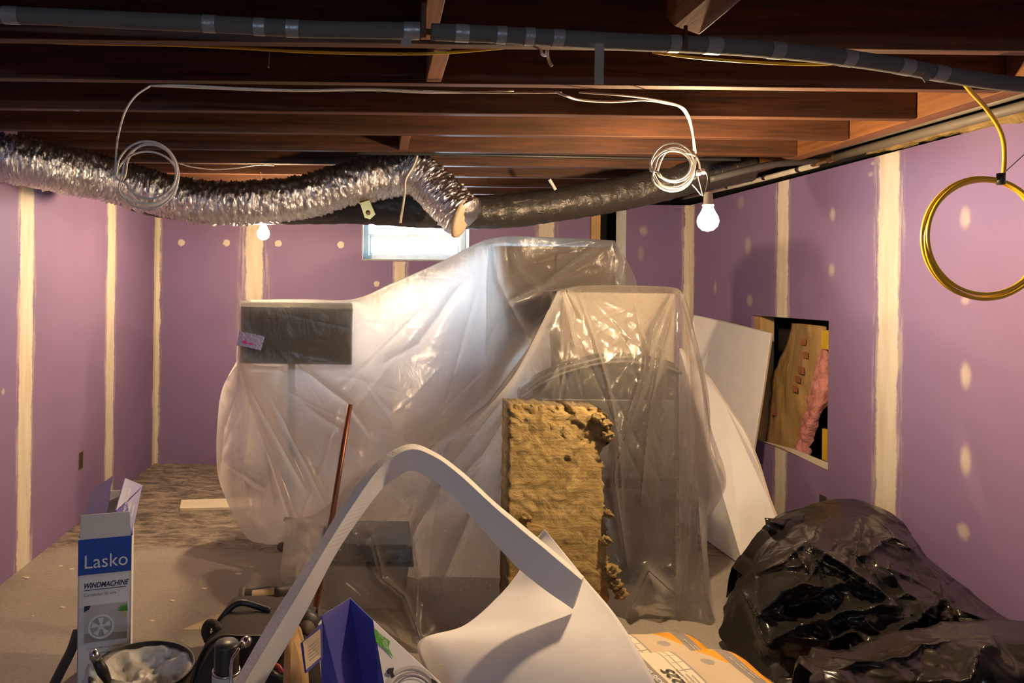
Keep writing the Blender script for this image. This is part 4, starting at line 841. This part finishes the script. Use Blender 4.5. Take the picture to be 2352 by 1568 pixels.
# ------------------------------------------------------------------ fan carton in the foreground
fb = thing('fan_carton', (-.1, 1.8, 0), 'blue and white fan carton with green banner in front of the curved panel', 'carton')
def down(p, q, z=0.02):  # extend edge p->q down to z
    d = q-p; return p+d*((z-p.z)/d.z)
a0, a1 = P(735, 1415, 1.70), P(738, 1568, 1.66); b0_, b1_ = P(803, 1373, 1.86), P(832, 1568, 1.78); e0, e1_ = P(857, 1425, 1.78), P(882, 1568, 1.74)
g0 = P(1012, 1568, 1.72)
a1 = down(a0, a1); b1_ = down(b0_, b1_); e1_ = down(e0, e1_)
g1 = g0+(g0-e0)*1.8; g1 = P(1040, 1594, 1.93)
blp = obj('blue_side', *prism([a0, b0_, b1_, a1], (0.004, .004, 0)), 'violet_blue', fb)
blp = obj('blue_side', *prism([b0_, e0, e1_, b1_], (0.0, .006, 0)), 'violet_blue', fb)
hw_ = down(e0, P(882, 1568, 1.74)); 
obj('white_front', *prism([e0, g1, Vector((g1.x, g1.y, .02)), e1_], (0, .004, 0)), 'white_print', fb)
bkp = Vector((.02, .14, -.02))
cbv = [e0, g1, Vector((g1.x, g1.y, .02)), e1_]
obj('carton_back', *prism([Vector((p.x, p.y+.01, p.z-(.03 if k < 2 else 0))) for k, p in enumerate(cbv)], (-.02, .04, -.03)), 'tan_card', fb)
def W_(x, y, off=.003):      # point on the white front
    n = (g1-e0).cross(e1_-e0).normalized(); r_ = (P(x, y, 1.0)-Vector((0, 0, CH))); t = (e0-Vector((0, 0, CH))).dot(n)/r_.dot(n)
    return Vector((0, 0, CH))+r_*(t-off)
def Bl(x, y, off=.003):
    n = (b0_-a0).cross(a1-a0).normalized(); r_ = (P(x, y, 1.0)-Vector((0, 0, CH))); t = (a0-Vector((0, 0, CH))).dot(n)/r_.dot(n)
    return Vector((0, 0, CH))+r_*(t-off)
gn = [(858, 1440), (876, 1457), (896, 1472), (893, 1488), (904, 1511), (884, 1490), (864, 1474)]
gb_ = obj('green_banner', [W_(*p) for p in gn], [tuple(range(len(gn)))], 'green', fb)
for k, s_ in enumerate(('FITS', 'IN TIGHT', 'SPACES')):
    obj('lettering', *textg(s_, 7.5, lambda u, v, k=k: W_(867+k*8+u*.25+v*.9, 1450+k*9+u*.95-v*.1, .005)), 'white_print', gb_)
def arcp(cx, cy, rx, ry, a0_, a1_, w_, off, n=30):
    V = []
    for k in range(n+1):
        a = a0_+(a1_-a0_)*k/n; V += [W_(cx+rx*math.cos(a), cy+ry*math.sin(a), off), W_(cx+(rx-w_)*math.cos(a), cy+(ry-w_*.8)*math.sin(a), off)]
    return V, [(2*k, 2*k+1, 2*k+3, 2*k+2) for k in range(n)]
PI = math.pi
obj('fan_picture', *arcp(945, 1590, 62, 62, PI, 2*PI, 9, .004), 'grey_flap', fb)
obj('fan_picture', *arcp(947, 1592, 52, 50, PI, 2*PI, 5, .0045), 'grey_obj', fb)
obj('fan_picture', *arcp(947, 1594, 44, 42, PI, 2*PI, 3, .0045), 'ink', fb)
obj('fan_picture', [W_(*p, .005) for p in [(887, 1540), (893, 1534), (905, 1533), (903, 1545), (907, 1552), (900, 1557), (896, 1548), (890, 1547)]], [tuple(range(8))], 'black', fb)
obj('fan_picture', [W_(*p, .005) for p in [(990, 1557), (1000, 1562), (1008, 1570), (1000, 1572), (992, 1566)]], [tuple(range(5))], 'black', fb)
tx = []
for k in range(12):
    x = 752+k*4.4; 
    if k == 4: continue
    tx.append(([Bl(x, 1411-k*2.2), Bl(x+1.3, 1410.5-k*2.2), Bl(x+8.3, 1465-k*1.5+(k*7) % 9), Bl(x+7, 1465-k*1.5+(k*7) % 9)], [(0, 1, 2, 3)]))
obj('small_print', *join(*tx), 'white_print', fb)
obj('torn_patch', [Bl(*p, .004) for p in [(731, 1432), (740, 1420), (744, 1425), (750, 1423), (747, 1430), (752, 1428), (746, 1436), (751, 1434), (744, 1441), (742, 1445), (733, 1443)]], [tuple(range(11))], 'white_print', fb)
fl = [P(690, 1477, 1.60), P(737, 1432, 1.68), P(738, 1512, 1.66), P(700, 1546, 1.58)]
fl_ = obj('flap', *prism(fl, (.004, .003, 0)), 'violet_blue', fb)
fl2 = [P(696, 1474, 1.595), P(736, 1443, 1.66), P(737, 1508, 1.65), P(703, 1538, 1.575)]
obj('flap_label', fl2, [(0, 1, 2, 3)], 'tan_print', fl_)
gl_ = []
for k in range(5):
    o_ = fl2[0].lerp(fl2[3], .3+.12*k); q_ = fl2[1].lerp(fl2[2], .3+.12*k); p0, p1 = o_.lerp(q_, .3), o_.lerp(q_, .95); gl_.append(tubeg([p0+Vector((0, -.002, 0)), p1+Vector((0, -.002, 0))], .0008, 4))
obj('small_print', *join(*gl_), 'ink', fl_)
# ------------------------------------------------------------------ bucket with joint compound and trowel
bc = P(328, 1528, 2.12); zr = bc.z
bk = thing('mud_bucket', (bc.x, bc.y, 0), 'black bucket of wet joint compound at the bottom left', 'bucket')
R_ = .148
obj('bucket_body', *latheg((bc.x, bc.y, 0), [(0, 0.002), (.125, .002), (.13, .02), (R_-.004, zr-.02), (R_+.003, zr-.018), (R_+.003, zr), (R_-.003, zr), (R_-.008, zr-.03), (.13, zr-.2), (0, zr-.2)], 48), 'black', bk, True)
# compound smeared inside
V = []; nr, na = 26, 64
for i in range(nr):
    r = i/(nr-1)
    for k in range(na):
        a = 2*PI*k/na; x_, y_ = math.cos(a), math.sin(a)
        rr = min(1, r)*(R_-.004)
        h = zr-.055+.05*r**5+.035*noise.noise(Vector((x_*r*2.5, y_*r*2.5, 1)))-.02*abs(noise.noise(Vector((x_*r*5, y_*r*5+3, 1))))
        if r > .9: h = zr-.012+.010*noise.noise(Vector((x_*4, y_*4, 7)))
        V.append((bc.x+x_*rr, bc.y+y_*rr, h))
obj('joint_compound', V, [(i*na+k, (i+1)*na+k, (i+1)*na+(k+1) % na, i*na+(k+1) % na) for i in range(nr-1) for k in range(na)], 'mud', bk, True)
for k in range(9):
    a = random.uniform(.3, 3.0); r0 = R_+.001
obj('dried_smear', *lump('', (bc.x-.13, bc.y-.03, zr-.02), (.03, .03, .05), '', amp=.5), 'mud', bk, True)
kn = thing('taping_knife', P(235, 1530, 1.98), 'taping knife with black handle and steel butt stuck in the mud bucket', 'knife')
pa, pb, pc, pd = P(212, 1495, 1.96), P(222, 1515, 1.97), P(247, 1562, 1.99), P(268, 1600, 2.0)
obj('butt_cap', *tubeg([pa, pa.lerp(pb, .5), pb], [.010, .0145, .013], 16), 'steel', kn, True)
obj('handle', *tubeg([pb, pb.lerp(pc, .5), pc], [.013, .016, .011], 16), 'black', kn, True)
obj('blade', *prism([pc+Vector((-.012, 0, 0)), pc+Vector((.012, 0, .004)), pd+Vector((.05, .03, .02)), pd+Vector((-.04, .02, -.02))], (0, .0015, 0)), 'steel', kn)
# ------------------------------------------------------------------ backpack, spray can, tools
def blob(name, net, nu, nv, mat, parent=None, cr=(0, 1, 1), back=(.15, .3, 6), folds=()): return surf(name, net, nu, nv, list(folds), mat, parent, cr, back)
bp_ = thing('tool_bag', P(590, 1500, 2.15), 'dark fabric backpack slumped between bucket and foam strip', 'bag')
net = [[(500, 1430, 2.30), (520, 1408, 2.32), (545, 1400, 2.34), (600, 1401, 2.34), (660, 1410, 2.34), (720, 1430, 2.3)],
       [(490, 1445, 2.22), (520, 1435, 2.2), (560, 1432, 2.18), (610, 1435, 2.18), (665, 1440, 2.18), (725, 1460, 2.2)],
       [(472, 1475, 2.15), (515, 1462, 2.1), (560, 1462, 2.08), (610, 1465, 2.08), (665, 1472, 2.1), (730, 1490, 2.12)],
       [(455, 1520, 2.1), (500, 1510, 2.04), (550, 1505, 2.05), (610, 1510, 2.06), (665, 1520, 2.06), (735, 1530, 2.08)],
       [(438, 1570, 2.08), (490, 1575, 1.98), (550, 1575, 2.02), (610, 1575, 2.02), (665, 1580, 2.02), (740, 1590, 2.02)],
       [(430, 1680, 2.06), (490, 1700, 1.96), (550, 1700, 2.0), (610, 1700, 2.0), (665, 1700, 2.0), (740, 1700, 2.0)]]
blob('bag_body', net, 70, 70, 'dark_fabric', bp_, (.02, 5, 2), (.2, .3, 8), [([(515, 1470), (580, 1462), (650, 1466)], .015, 5, 's'), ([(500, 1470), (470, 1520), (445, 1568)], .02, 5, 's')])
cable('strap', [(478, 1470, 2.2), (472, 1450, 2.2), (480, 1432, 2.2), (495, 1435, 2.2), (500, 1448, 2.18)], .014, 'dark_fabric', bp_)
cable('strap', [(500, 1432, 2.3), (520, 1405, 2.32), (540, 1388, 2.33), (560, 1384, 2.33), (590, 1392, 2.33), (620, 1402, 2.32)], .010, 'black', bp_)
cable('piping', [(440, 1568, 2.05), (455, 1520, 2.08), (480, 1478, 2.12), (510, 1462, 2.09), (560, 1463, 2.06), (640, 1462, 2.06)], .006, 'black', bp_)
hp = thing('ear_muffs', P(715, 1430, 2.2), 'black earmuff-shaped pad behind the foam strip at the backpack', 'earmuffs')
obj('cushion', *latheg(P(700, 1440, 2.22), [(0, -.03), (.04, -.028), (.052, -.01), (.052, .01), (.04, .028), (0, .03)], 28, (.5, -1, .3)), 'black', hp, True)
obj('inner_pad', *latheg(P(700, 1450, 2.18), [(0, .0), (.03, .0), (.033, .01), (0, .014)], 24, (.5, -1, .3)), 'brown', hp, True)
sc = P(521, 1480, 1.9); t = thing('spray_can', (sc.x, sc.y, sc.z-.24), 'clear-capped spray can with printed grey label in front of backpack', 'spray can')
zt = sc.z
obj('cap', *latheg((sc.x, sc.y, 0), [(0, zt+.006), (.030, zt+.006), (.0325, zt), (.033, zt-.06), (.034, zt-.065)], 32), 'black_hood', t, True)
obj('can_body', *latheg((sc.x, sc.y, 0), [(.036, zt-.068), (.038, zt-.075), (.038, zt-.22), (.036, zt-.235), (0, zt-.235)], 32), 'grey_flap', t, True)
obj('rim', *latheg((sc.x, sc.y, 0), [(.034, zt-.066), (.037, zt-.066), (.038, zt-.072), (.035, zt-.075)], 32), 'steel', t, True)
def cyl(u, v): a = -PI/2+(u)/.038; return Vector((sc.x+.0386*math.cos(a), sc.y+.0386*math.sin(a), zt-.09+v))
for k in range(7): obj('lettering', *textg('shake well before use', .0062, lambda u, v, k=k: cyl(u*.75-.024, -.008*k+v)), 'ink', t)
sv = thing('steel_valve', P(560, 1490, 1.95), 'shiny metal fitting with a curved rod beside spray can', 'fitting')
obj('valve_head', *join(latheg(P(566, 1474, 1.96), [(0, -.014), (.012, -.012), (.016, 0), (.012, .012), (0, .014)], 18, (1, -.4, .3)), latheg(P(556, 1480, 1.92), [(0, -.008), (.009, -.006), (.009, .006), (0, .008)], 14, (.3, -1, .1))), 'steel', sv, True)
cable('rod', [(549, 1490, 1.85), (543, 1500, 1.84), (535, 1512, 1.83), (531, 1530, 1.82), (531, 1570, 1.8), (531, 1640, 1.78)], .0045, 'steel', sv)
# caulk gun
cg = thing('caulking_gun', P(610, 1370, 2.75), 'dusty grey caulking gun with a paper label lying behind backpack', 'tool')
y_ = floorY(560, 1385)
c0, c1 = P(556, 1368, 2.9), P(690, 1350, 2.95)
obj('barrel', *tubeg([c0, c0.lerp(c1, .03), c1], .024, 18), 'dark_grey', cg, True)
obj('end_plate', *tubeg([c0+Vector((-.008, 0, 0)), c0+Vector((.012, 0, 0))], .036, 18), 'grey_pipe', cg, True)
obj('rod', *tubeg([c0+Vector((0, -.02, -.045)), c1+Vector((0, -.02, -.045))], .007, 8), 'black', cg, True)
obj('foot', *lump('', c0+Vector((.03, -.01, -.045)), (.03, .03, .02), '', amp=.2), 'black', cg, True)
q0, q1 = c0.lerp(c1, .18), c0.lerp(c1, .56)
n_ = 8; V = []
for k in range(n_+1):
    a = math.radians(-60+120*k/n_)-PI/2+.45
    for q in (q0, q1): V.append(q+Vector((0, .0255*math.cos(a+PI/2-.45+PI) if False else -.0255*math.cos(math.radians(-60+120*k/n_)), .0255*math.sin(math.radians(-40+100*k/n_)))))
obj('paper_label', V, [(2*k, 2*k+1, 2*k+3, 2*k+2) for k in range(n_)], 'tan_print', cg)
# cardboard
cd = [P(416, 1446, 2.70), P(520, 1402, 2.88), P(600, 1385, 2.95), P(610, 1440, 2.7), P(480, 1446, 2.66)]
cd2 = [P(416, 1446, 2.70), P(480, 1446, 2.66), P(470, 1480, 2.56), P(440, 1487, 2.55), P(418, 1470, 2.6)]
t = thing('cardboard_piece', P(470, 1480, 2.6), 'dusty folded cardboard piece on the floor left of backpack', 'cardboard')
obj('upper_panel', *prism(cd, (0, 0, -.004)), 'tan_card', t); obj('side_panel', *prism(cd2, (0, .004, 0)), 'grey_pipe', t)
# wooden plank and dark clutter
tag(bev(obj('wood_plank', *prism([P(650, 1568, 1.8), P(648, 1660, 1.78), P(700, 1660, 1.84), P(690, 1520, 1.9), P(678, 1462, 1.95), P(668, 1450, 1.94), P(654, 1470, 1.86)], (.012, .05, 0)), 'plank'), .003), 'narrow honey-coloured wooden plank standing under the foam strip', 'plank')
t = thing('tool_pile', P(640, 1560, 1.9), 'jumble of dark tools with red grip below the foam strip', 'tools')
obj('pouch', *lump('', P(625, 1640, 1.9), (.07, .04, .04), '', amp=.4), 'black_hood', t, True)
obj('grip', *tubeg([P(612, 1520, 1.96), P(640, 1532, 1.96), P(648, 1545, 1.95)], .008, 10), flat('red grip', (.35, .04, .03), .4), t, True)
obj('grip', *tubeg([P(610, 1538, 1.94), P(645, 1560, 1.94)], .011, 10), 'black', t, True)
# dark rod at left
tag(cable('foam_tube', [(178, 1450, 2.55), (165, 1490, 2.5), (140, 1540, 2.45), (110, 1600, 2.4), (80, 1660, 2.38)], .018, 'dark_grey'), 'dark grey foam tube lying left of the fan carton', 'tube')
# ------------------------------------------------------------------ self-levelling bags
def sacks():
    def sack(c, e1, e2, Lx, Ly, H, label, texts):
        """c: near left corner of top plane; e1 along the text (away), e2 towards the left of text"""
        c = Vector(c); e1 = Vector(e1).normalized(); e2 = Vector(e2).normalized(); nu, nv = 100, 120
        def hgt(u, v):
            uu = min(u, Lx-u)/Lx; vv = min(v, Ly-v)/Ly
            e = (1-math.exp(-max(uu, 0)*14))*(1-math.exp(-max(vv, 0)*14))
            return H*(.35+.65*e)+.006*noise.noise(Vector((u*9, v*9, H)))
        def S(u, v, off=0):
            p = c+e1*u+e2*v; return Vector((p.x, p.y, c.z-H+hgt(u, v)+off))
        V = []; Fc = []; fm = []
        for s_ in (0, 1):
            for i in range(nu):
                for j in range(nv):
                    u, v = Lx*i/(nu-1), Ly*j/(nv-1); p = S(u, v)
                    if s_: p = Vector((p.x, p.y, c.z-H-.0+(0.0 if min(i, j, nu-1-i, nv-1-j) > 0 else H*.35)-.02*(min(i, j, nu-1-i, nv-1-j) > 0)))
                    V.append(p)
        N = nu*nv
        mats = ['yellow_bag', 'grey_print', 'cream_print', 'tan_print', 'grey_obj', 'black']
        def region(u, v):
            # u along text (0 near edge), v towards the letters' top (left)
            w_ = v         # distance from the right end
            if u < .045: return 0
            if u > Lx-.004: return 0
            if w_ < .075+.0*u: return 0
            if w_ < .125: return 1
            if u < .055: return 1
            if w_ < .27:
                if ((w_-.15-(u-.26)*.35)/.026)**2+((u-.27)/.09)**2 < 1: return 0
                if ((w_-.195)/.022)**2+((u-.195)/.02)**2 < 1: return 4
                return 3
            if w_ > .275+.12*(1-((u-.2)/.3)**2)*.9 and w_ < .30+.12*(1-((u-.2)/.3)**2): pass
            if w_ < .277: return 4
            if w_ < .315 and u > .14 and (abs((u % .045)-.02) < .002 or abs(w_-.30) < .0018): return 4
            if w_ < .322 and u > .14 and w_ > .318: return 4
            if w_ > .372 and w_ < .374: return 4
            if w_ > .388: return 1
            return 2
        for i in range(nu-1):
            for j in range(nv-1):
                a = i*nv+j; Fc.append((a, a+1, a+nv+1, a+nv)); fm.append(region(Lx*(i+.5)/(nu-1), Ly*(j+.5)/(nv-1)))
                Fc.append((N+a, N+a+nv, N+a+nv+1, N+a+1)); fm.append(0)
        for i in range(nu-1):
            for j in (0, nv-1): a = i*nv+j; Fc.append((a, a+nv, N+a+nv, N+a)); fm.append(0)
        for j in range(nv-1):
            for i in (0, nu-1): a = i*nv+j; Fc.append((a, N+a, N+a+1, a+1)); fm.append(0)
        t = thing('cement_bag', (c+e1*Lx/2+e2*Ly/2)-Vector((0, 0, H+.02)), label, 'bag')
        ps = obj('paper_sack', V, Fc, mats, t, True, fm)
        for (s_, size, u0, w0, mt, sx, shr) in texts:
            obj('lettering', *textg(s_, size, lambda a, b: S(u0+a*sx, w0+b, .003), shr, bold=size*.012), mt, ps)
        return t
    z1 = .315
    T1 = [('225', .052, .075, .338, 'black', 1.15, .2), ('Sika\u00ae Level', .03, .07, .402, 'white_print', 1.1, 0), ('High-flow self-leveling', .0095, .075, .322, 'ink', 1, 0), ('underlayment', .0095, .075, .308, 'ink', 1, 0), ('Sous-couche', .0095, .075, .294, 'ink', .9, 0),
          ('55 lb', .026, .24, .040, 'black', 1, .2), ('24.9 kg', .022, .24, .012, 'black', 1, .2), ('Sika', .026, .09, .03, 'white_print', 1.3, 0), ('coverage  |  working time  |  ready', .009, .09, .105, 'cream_print', 1, 0), ('mixing ratio  |  thickness', .009, .09, .09, 'cream_print', 1, 0)]
    # front bag: right-near corner by pixels
    def pz(px, py, z):
        v = -(px-PX)*math.sin(TH)+(py-PY)*math.cos(TH); return P(px, py, (CH-z)*F/v)
    rb, rn = pz(1700, 1470, z1), pz(1835, 1572, z1)        # right end: back corner, near corner
    e1 = (rb-rn); Lx = e1.length+.06; e1.z = 0; e1.normalize(); e2 = Vector((-e1.y, e1.x, 0)); e2 = (e2+Vector((-.0, .02, 0))).normalized()
    Ly = .50
    c = rn-e1*.04
    t = sack((c.x, c.y, z1), e1, e2, Lx, Ly, .11, 'front yellow and grey sack of floor leveller beside the black rubbish bags', T1)
    z2 = z1-.03
    rb2, rn2 = pz(1592, 1428, z2), pz(1640, 1475, z2)
    c2 = rb2-e1*(Lx-.0)+Vector((.0, .0, 0))
    sack((c2.x, c2.y, z2-.0), e1, e2, Lx, Ly, .10, 'rear yellow and grey sack of floor leveller, partly under the front sack', T1)
    # lower sacks carrying them
    for k, zz in ((0, .085), (1, .19)):
        V, Fc = prism([Vector((c.x, c.y, zz-.085))+e1*a+e2*b for a, b in ((-.01, 0), (Lx+.3, 0.05), (Lx+.3, Ly+.05), (-.01, Ly))], (0, 0, .095))
        tag(bev(obj('cement_bag', V, Fc, 'yellow_bag'), .04, 4), ('bottom' if k == 0 else 'middle')+' plain yellow sack under the printed floor leveller sacks', 'bag')
sacks()
# ------------------------------------------------------------------ black rubbish bags
TB = [[(1706, 1320, 3.35), (1782, 1222, 3.38), (1850, 1182, 3.38), (1990, 1160, 3.38), (2070, 1195, 3.3), (2128, 1278, 3.2), (2220, 1350, 3.0), (2300, 1412, 2.85), (2380, 1450, 2.75), (2470, 1480, 2.7)],
      [(1672, 1380, 3.2), (1755, 1265, 3.12), (1855, 1228, 3.08), (1980, 1222, 3.06), (2075, 1262, 3.0), (2150, 1325, 2.95), (2240, 1390, 2.8), (2310, 1440, 2.7), (2390, 1470, 2.6), (2470, 1500, 2.6)],
      [(1655, 1420, 3.1), (1748, 1345, 2.92), (1855, 1310, 2.85), (1980, 1310, 2.82), (2080, 1340, 2.78), (2160, 1385, 2.72), (2250, 1425, 2.62), (2320, 1460, 2.55), (2400, 1490, 2.5), (2470, 1510, 2.5)],
      [(1645, 1452, 3.05), (1750, 1425, 2.82), (1860, 1405, 2.72), (1980, 1405, 2.66), (2080, 1420, 2.64), (2170, 1445, 2.6), (2260, 1465, 2.54), (2330, 1490, 2.5), (2400, 1520, 2.46), (2470, 1530, 2.45)],
      [(1680, 1495, 2.9), (1770, 1505, 2.72), (1870, 1500, 2.62), (1980, 1495, 2.56), (2080, 1500, 2.55), (2170, 1520, 2.52), (2260, 1530, 2.5), (2330, 1540, 2.45), (2400, 1560, 2.42), (2470, 1570, 2.4)],
      [(1720, 1560, 2.75), (1800, 1600, 2.55), (1900, 1620, 2.5), (1990, 1620, 2.48), (2080, 1620, 2.48), (2170, 1630, 2.46), (2260, 1640, 2.42), (2330, 1650, 2.4), (2400, 1660, 2.38), (2470, 1670, 2.35)]]
fb1 = [([(1855, 1245), (1930, 1290), (2000, 1340), (2050, 1380)], .10, 12, 's'), ([(1750, 1410), (1800, 1360), (1850, 1338), (1950, 1362)], .09, 12, 's'), ([(1825, 1255), (1855, 1310)], .05, 8, 's'),
       ([(1700, 1350), (1740, 1420), (1760, 1480)], .09, 10, 's'), ([(1760, 1480), (1860, 1430), (1960, 1400), (2060, 1385)], .10, 12, 's'), ([(2170, 1370), (2100, 1420), (2030, 1470), (2010, 1510)], .10, 12, 's'),
       ([(1990, 1160), (2060, 1200), (2110, 1260)], .04, 12, 's'), ([(2120, 1290), (2160, 1330), (2170, 1380)], .07, 10, 's'), ([(1870, 1400), (1910, 1460), (1890, 1530)], .08, 10, 's'),
       ([(1900, 1180), (1870, 1230), (1800, 1290), (1720, 1320)], .05, 9, 's'), ([(2180, 1390), (2260, 1420), (2340, 1430)], .06, 10, 's'), ([(2150, 1440), (2100, 1480), (2090, 1530)], .07, 10, 's'),
       ([(1960, 1290), (2040, 1230), (2080, 1240)], .05, 10, 's'), ([(2040, 1290), (2080, 1360), (2140, 1390)], .06, 10, 's'), ([(1800, 1460), (1900, 1470), (1990, 1450)], .05, 10, 's'),
       ([(1900, 1350), (2000, 1370), (2080, 1330)], -.06, 22, 'g'), ([(1800, 1400), (1850, 1390), (1950, 1390)], -.06, 18, 'g'), ([(2200, 1340), (2240, 1400)], .05, 9, 's')]
creases(fb1, 70, [(1855, 1245), (1990, 1165), (1750, 1410), (2060, 1385), (2170, 1370), (1800, 1300)], 1660, 2340, 1190, 1560, .035)
tag(surf('rubbish_bag', TB, 260, 200, fb1, 'liner', None, (.06, 3.2, 8), (.18, .7, 10), xmax=XR-.006), 'huge crumpled black rubbish bag slumped against the right wall', 'rubbish bag')
ft = [[(1757, 1189, 3.3), (1800, 1190, 3.3), (1850, 1182, 3.32)], [(1762, 1215, 3.28), (1795, 1215, 3.27), (1840, 1205, 3.3)], [(1772, 1235, 3.3), (1800, 1232, 3.28), (1835, 1225, 3.3)]]
solid(surf('bag_ear', ft, 30, 24, [([(1765, 1195), (1800, 1205)], .02, 5, 's')], 'liner', bpy.data.objects['rubbish_bag'], (.02, 9, 3)), .002)
TB2 = [[(1865, 1545, 2.2), (1885, 1518, 2.28), (1990, 1492, 2.34), (2100, 1472, 2.34), (2230, 1450, 2.32), (2352, 1440, 2.28), (2460, 1440, 2.25)],
       [(1862, 1570, 2.15), (1900, 1545, 2.2), (2000, 1520, 2.25), (2110, 1505, 2.25), (2230, 1490, 2.22), (2352, 1485, 2.2), (2460, 1480, 2.2)],
       [(1870, 1620, 2.12), (1920, 1600, 2.14), (2010, 1580, 2.16), (2120, 1570, 2.16), (2230, 1565, 2.14), (2352, 1560, 2.12), (2460, 1560, 2.12)],
       [(1880, 1700, 2.1), (1930, 1690, 2.1), (2010, 1680, 2.1), (2120, 1680, 2.1), (2230, 1680, 2.1), (2352, 1680, 2.1), (2460, 1680, 2.1)]]
tag(surf('rubbish_bag', TB2, 120, 60, [([(1900, 1530), (2050, 1500), (2200, 1470)], .04, 10, 's'), ([(2280, 1460), (2250, 1510), (2230, 1568)], .05, 12, 's'), ([(2120, 1568), (2160, 1558), (2240, 1560)], .04, 6, 's')], 'liner', None, (.06, 5, 5), (.12, .4, 8)),
    'lower black rubbish bag at the bottom right corner, in front of huge one', 'rubbish bag')
# ------------------------------------------------------------------ plaster crumbs on the floor
rng = random.Random(11)
CR = [(140, 1300, 'plaster crumb nearest the foot of the left wall tape joint'), (165, 1307, 'plaster crumb right of the left wall tape joint foot'), (60, 1327, 'plaster crumb lying directly under the left wall tape joint'),
      (205, 1312, 'plaster crumb hidden close beside the blue band of the fan carton'), (395, 1380, 'tiny orange-lit crumb alone on bare floor right of the fan carton'), (145, 1395, 'plaster crumb left of the fan carton on open floor'),
      (350, 1425, 'crumb on the floor between fan carton and cardboard piece'), (578, 1302, 'largest pale crumb at edge of the sheet shadow on the floor'), (548, 1318, 'pale crumb left of the largest one near the sheet'),
      (470, 1352, 'crumb on the floor midway between moulding strip and backpack'), (75, 1415, 'crumb nearest the left edge of the picture on the floor'), (350, 1146, 'crumb on the dusty dark floor right of the carton flaps')]
for i, (x, y, lab) in enumerate(CR):
    c = P(x, y, floorY(x, y)); s_ = rng.uniform(.004, .011)
    V, Fc = lump('', (c.x, c.y, s_*.2), (s_*1.6, s_*.8, s_*.3), '', amp=1.1, sub=2)
    tag(obj('plaster_crumb', V, Fc, 'cream_print'), lab, 'debris', 'plaster crumbs on the floor')
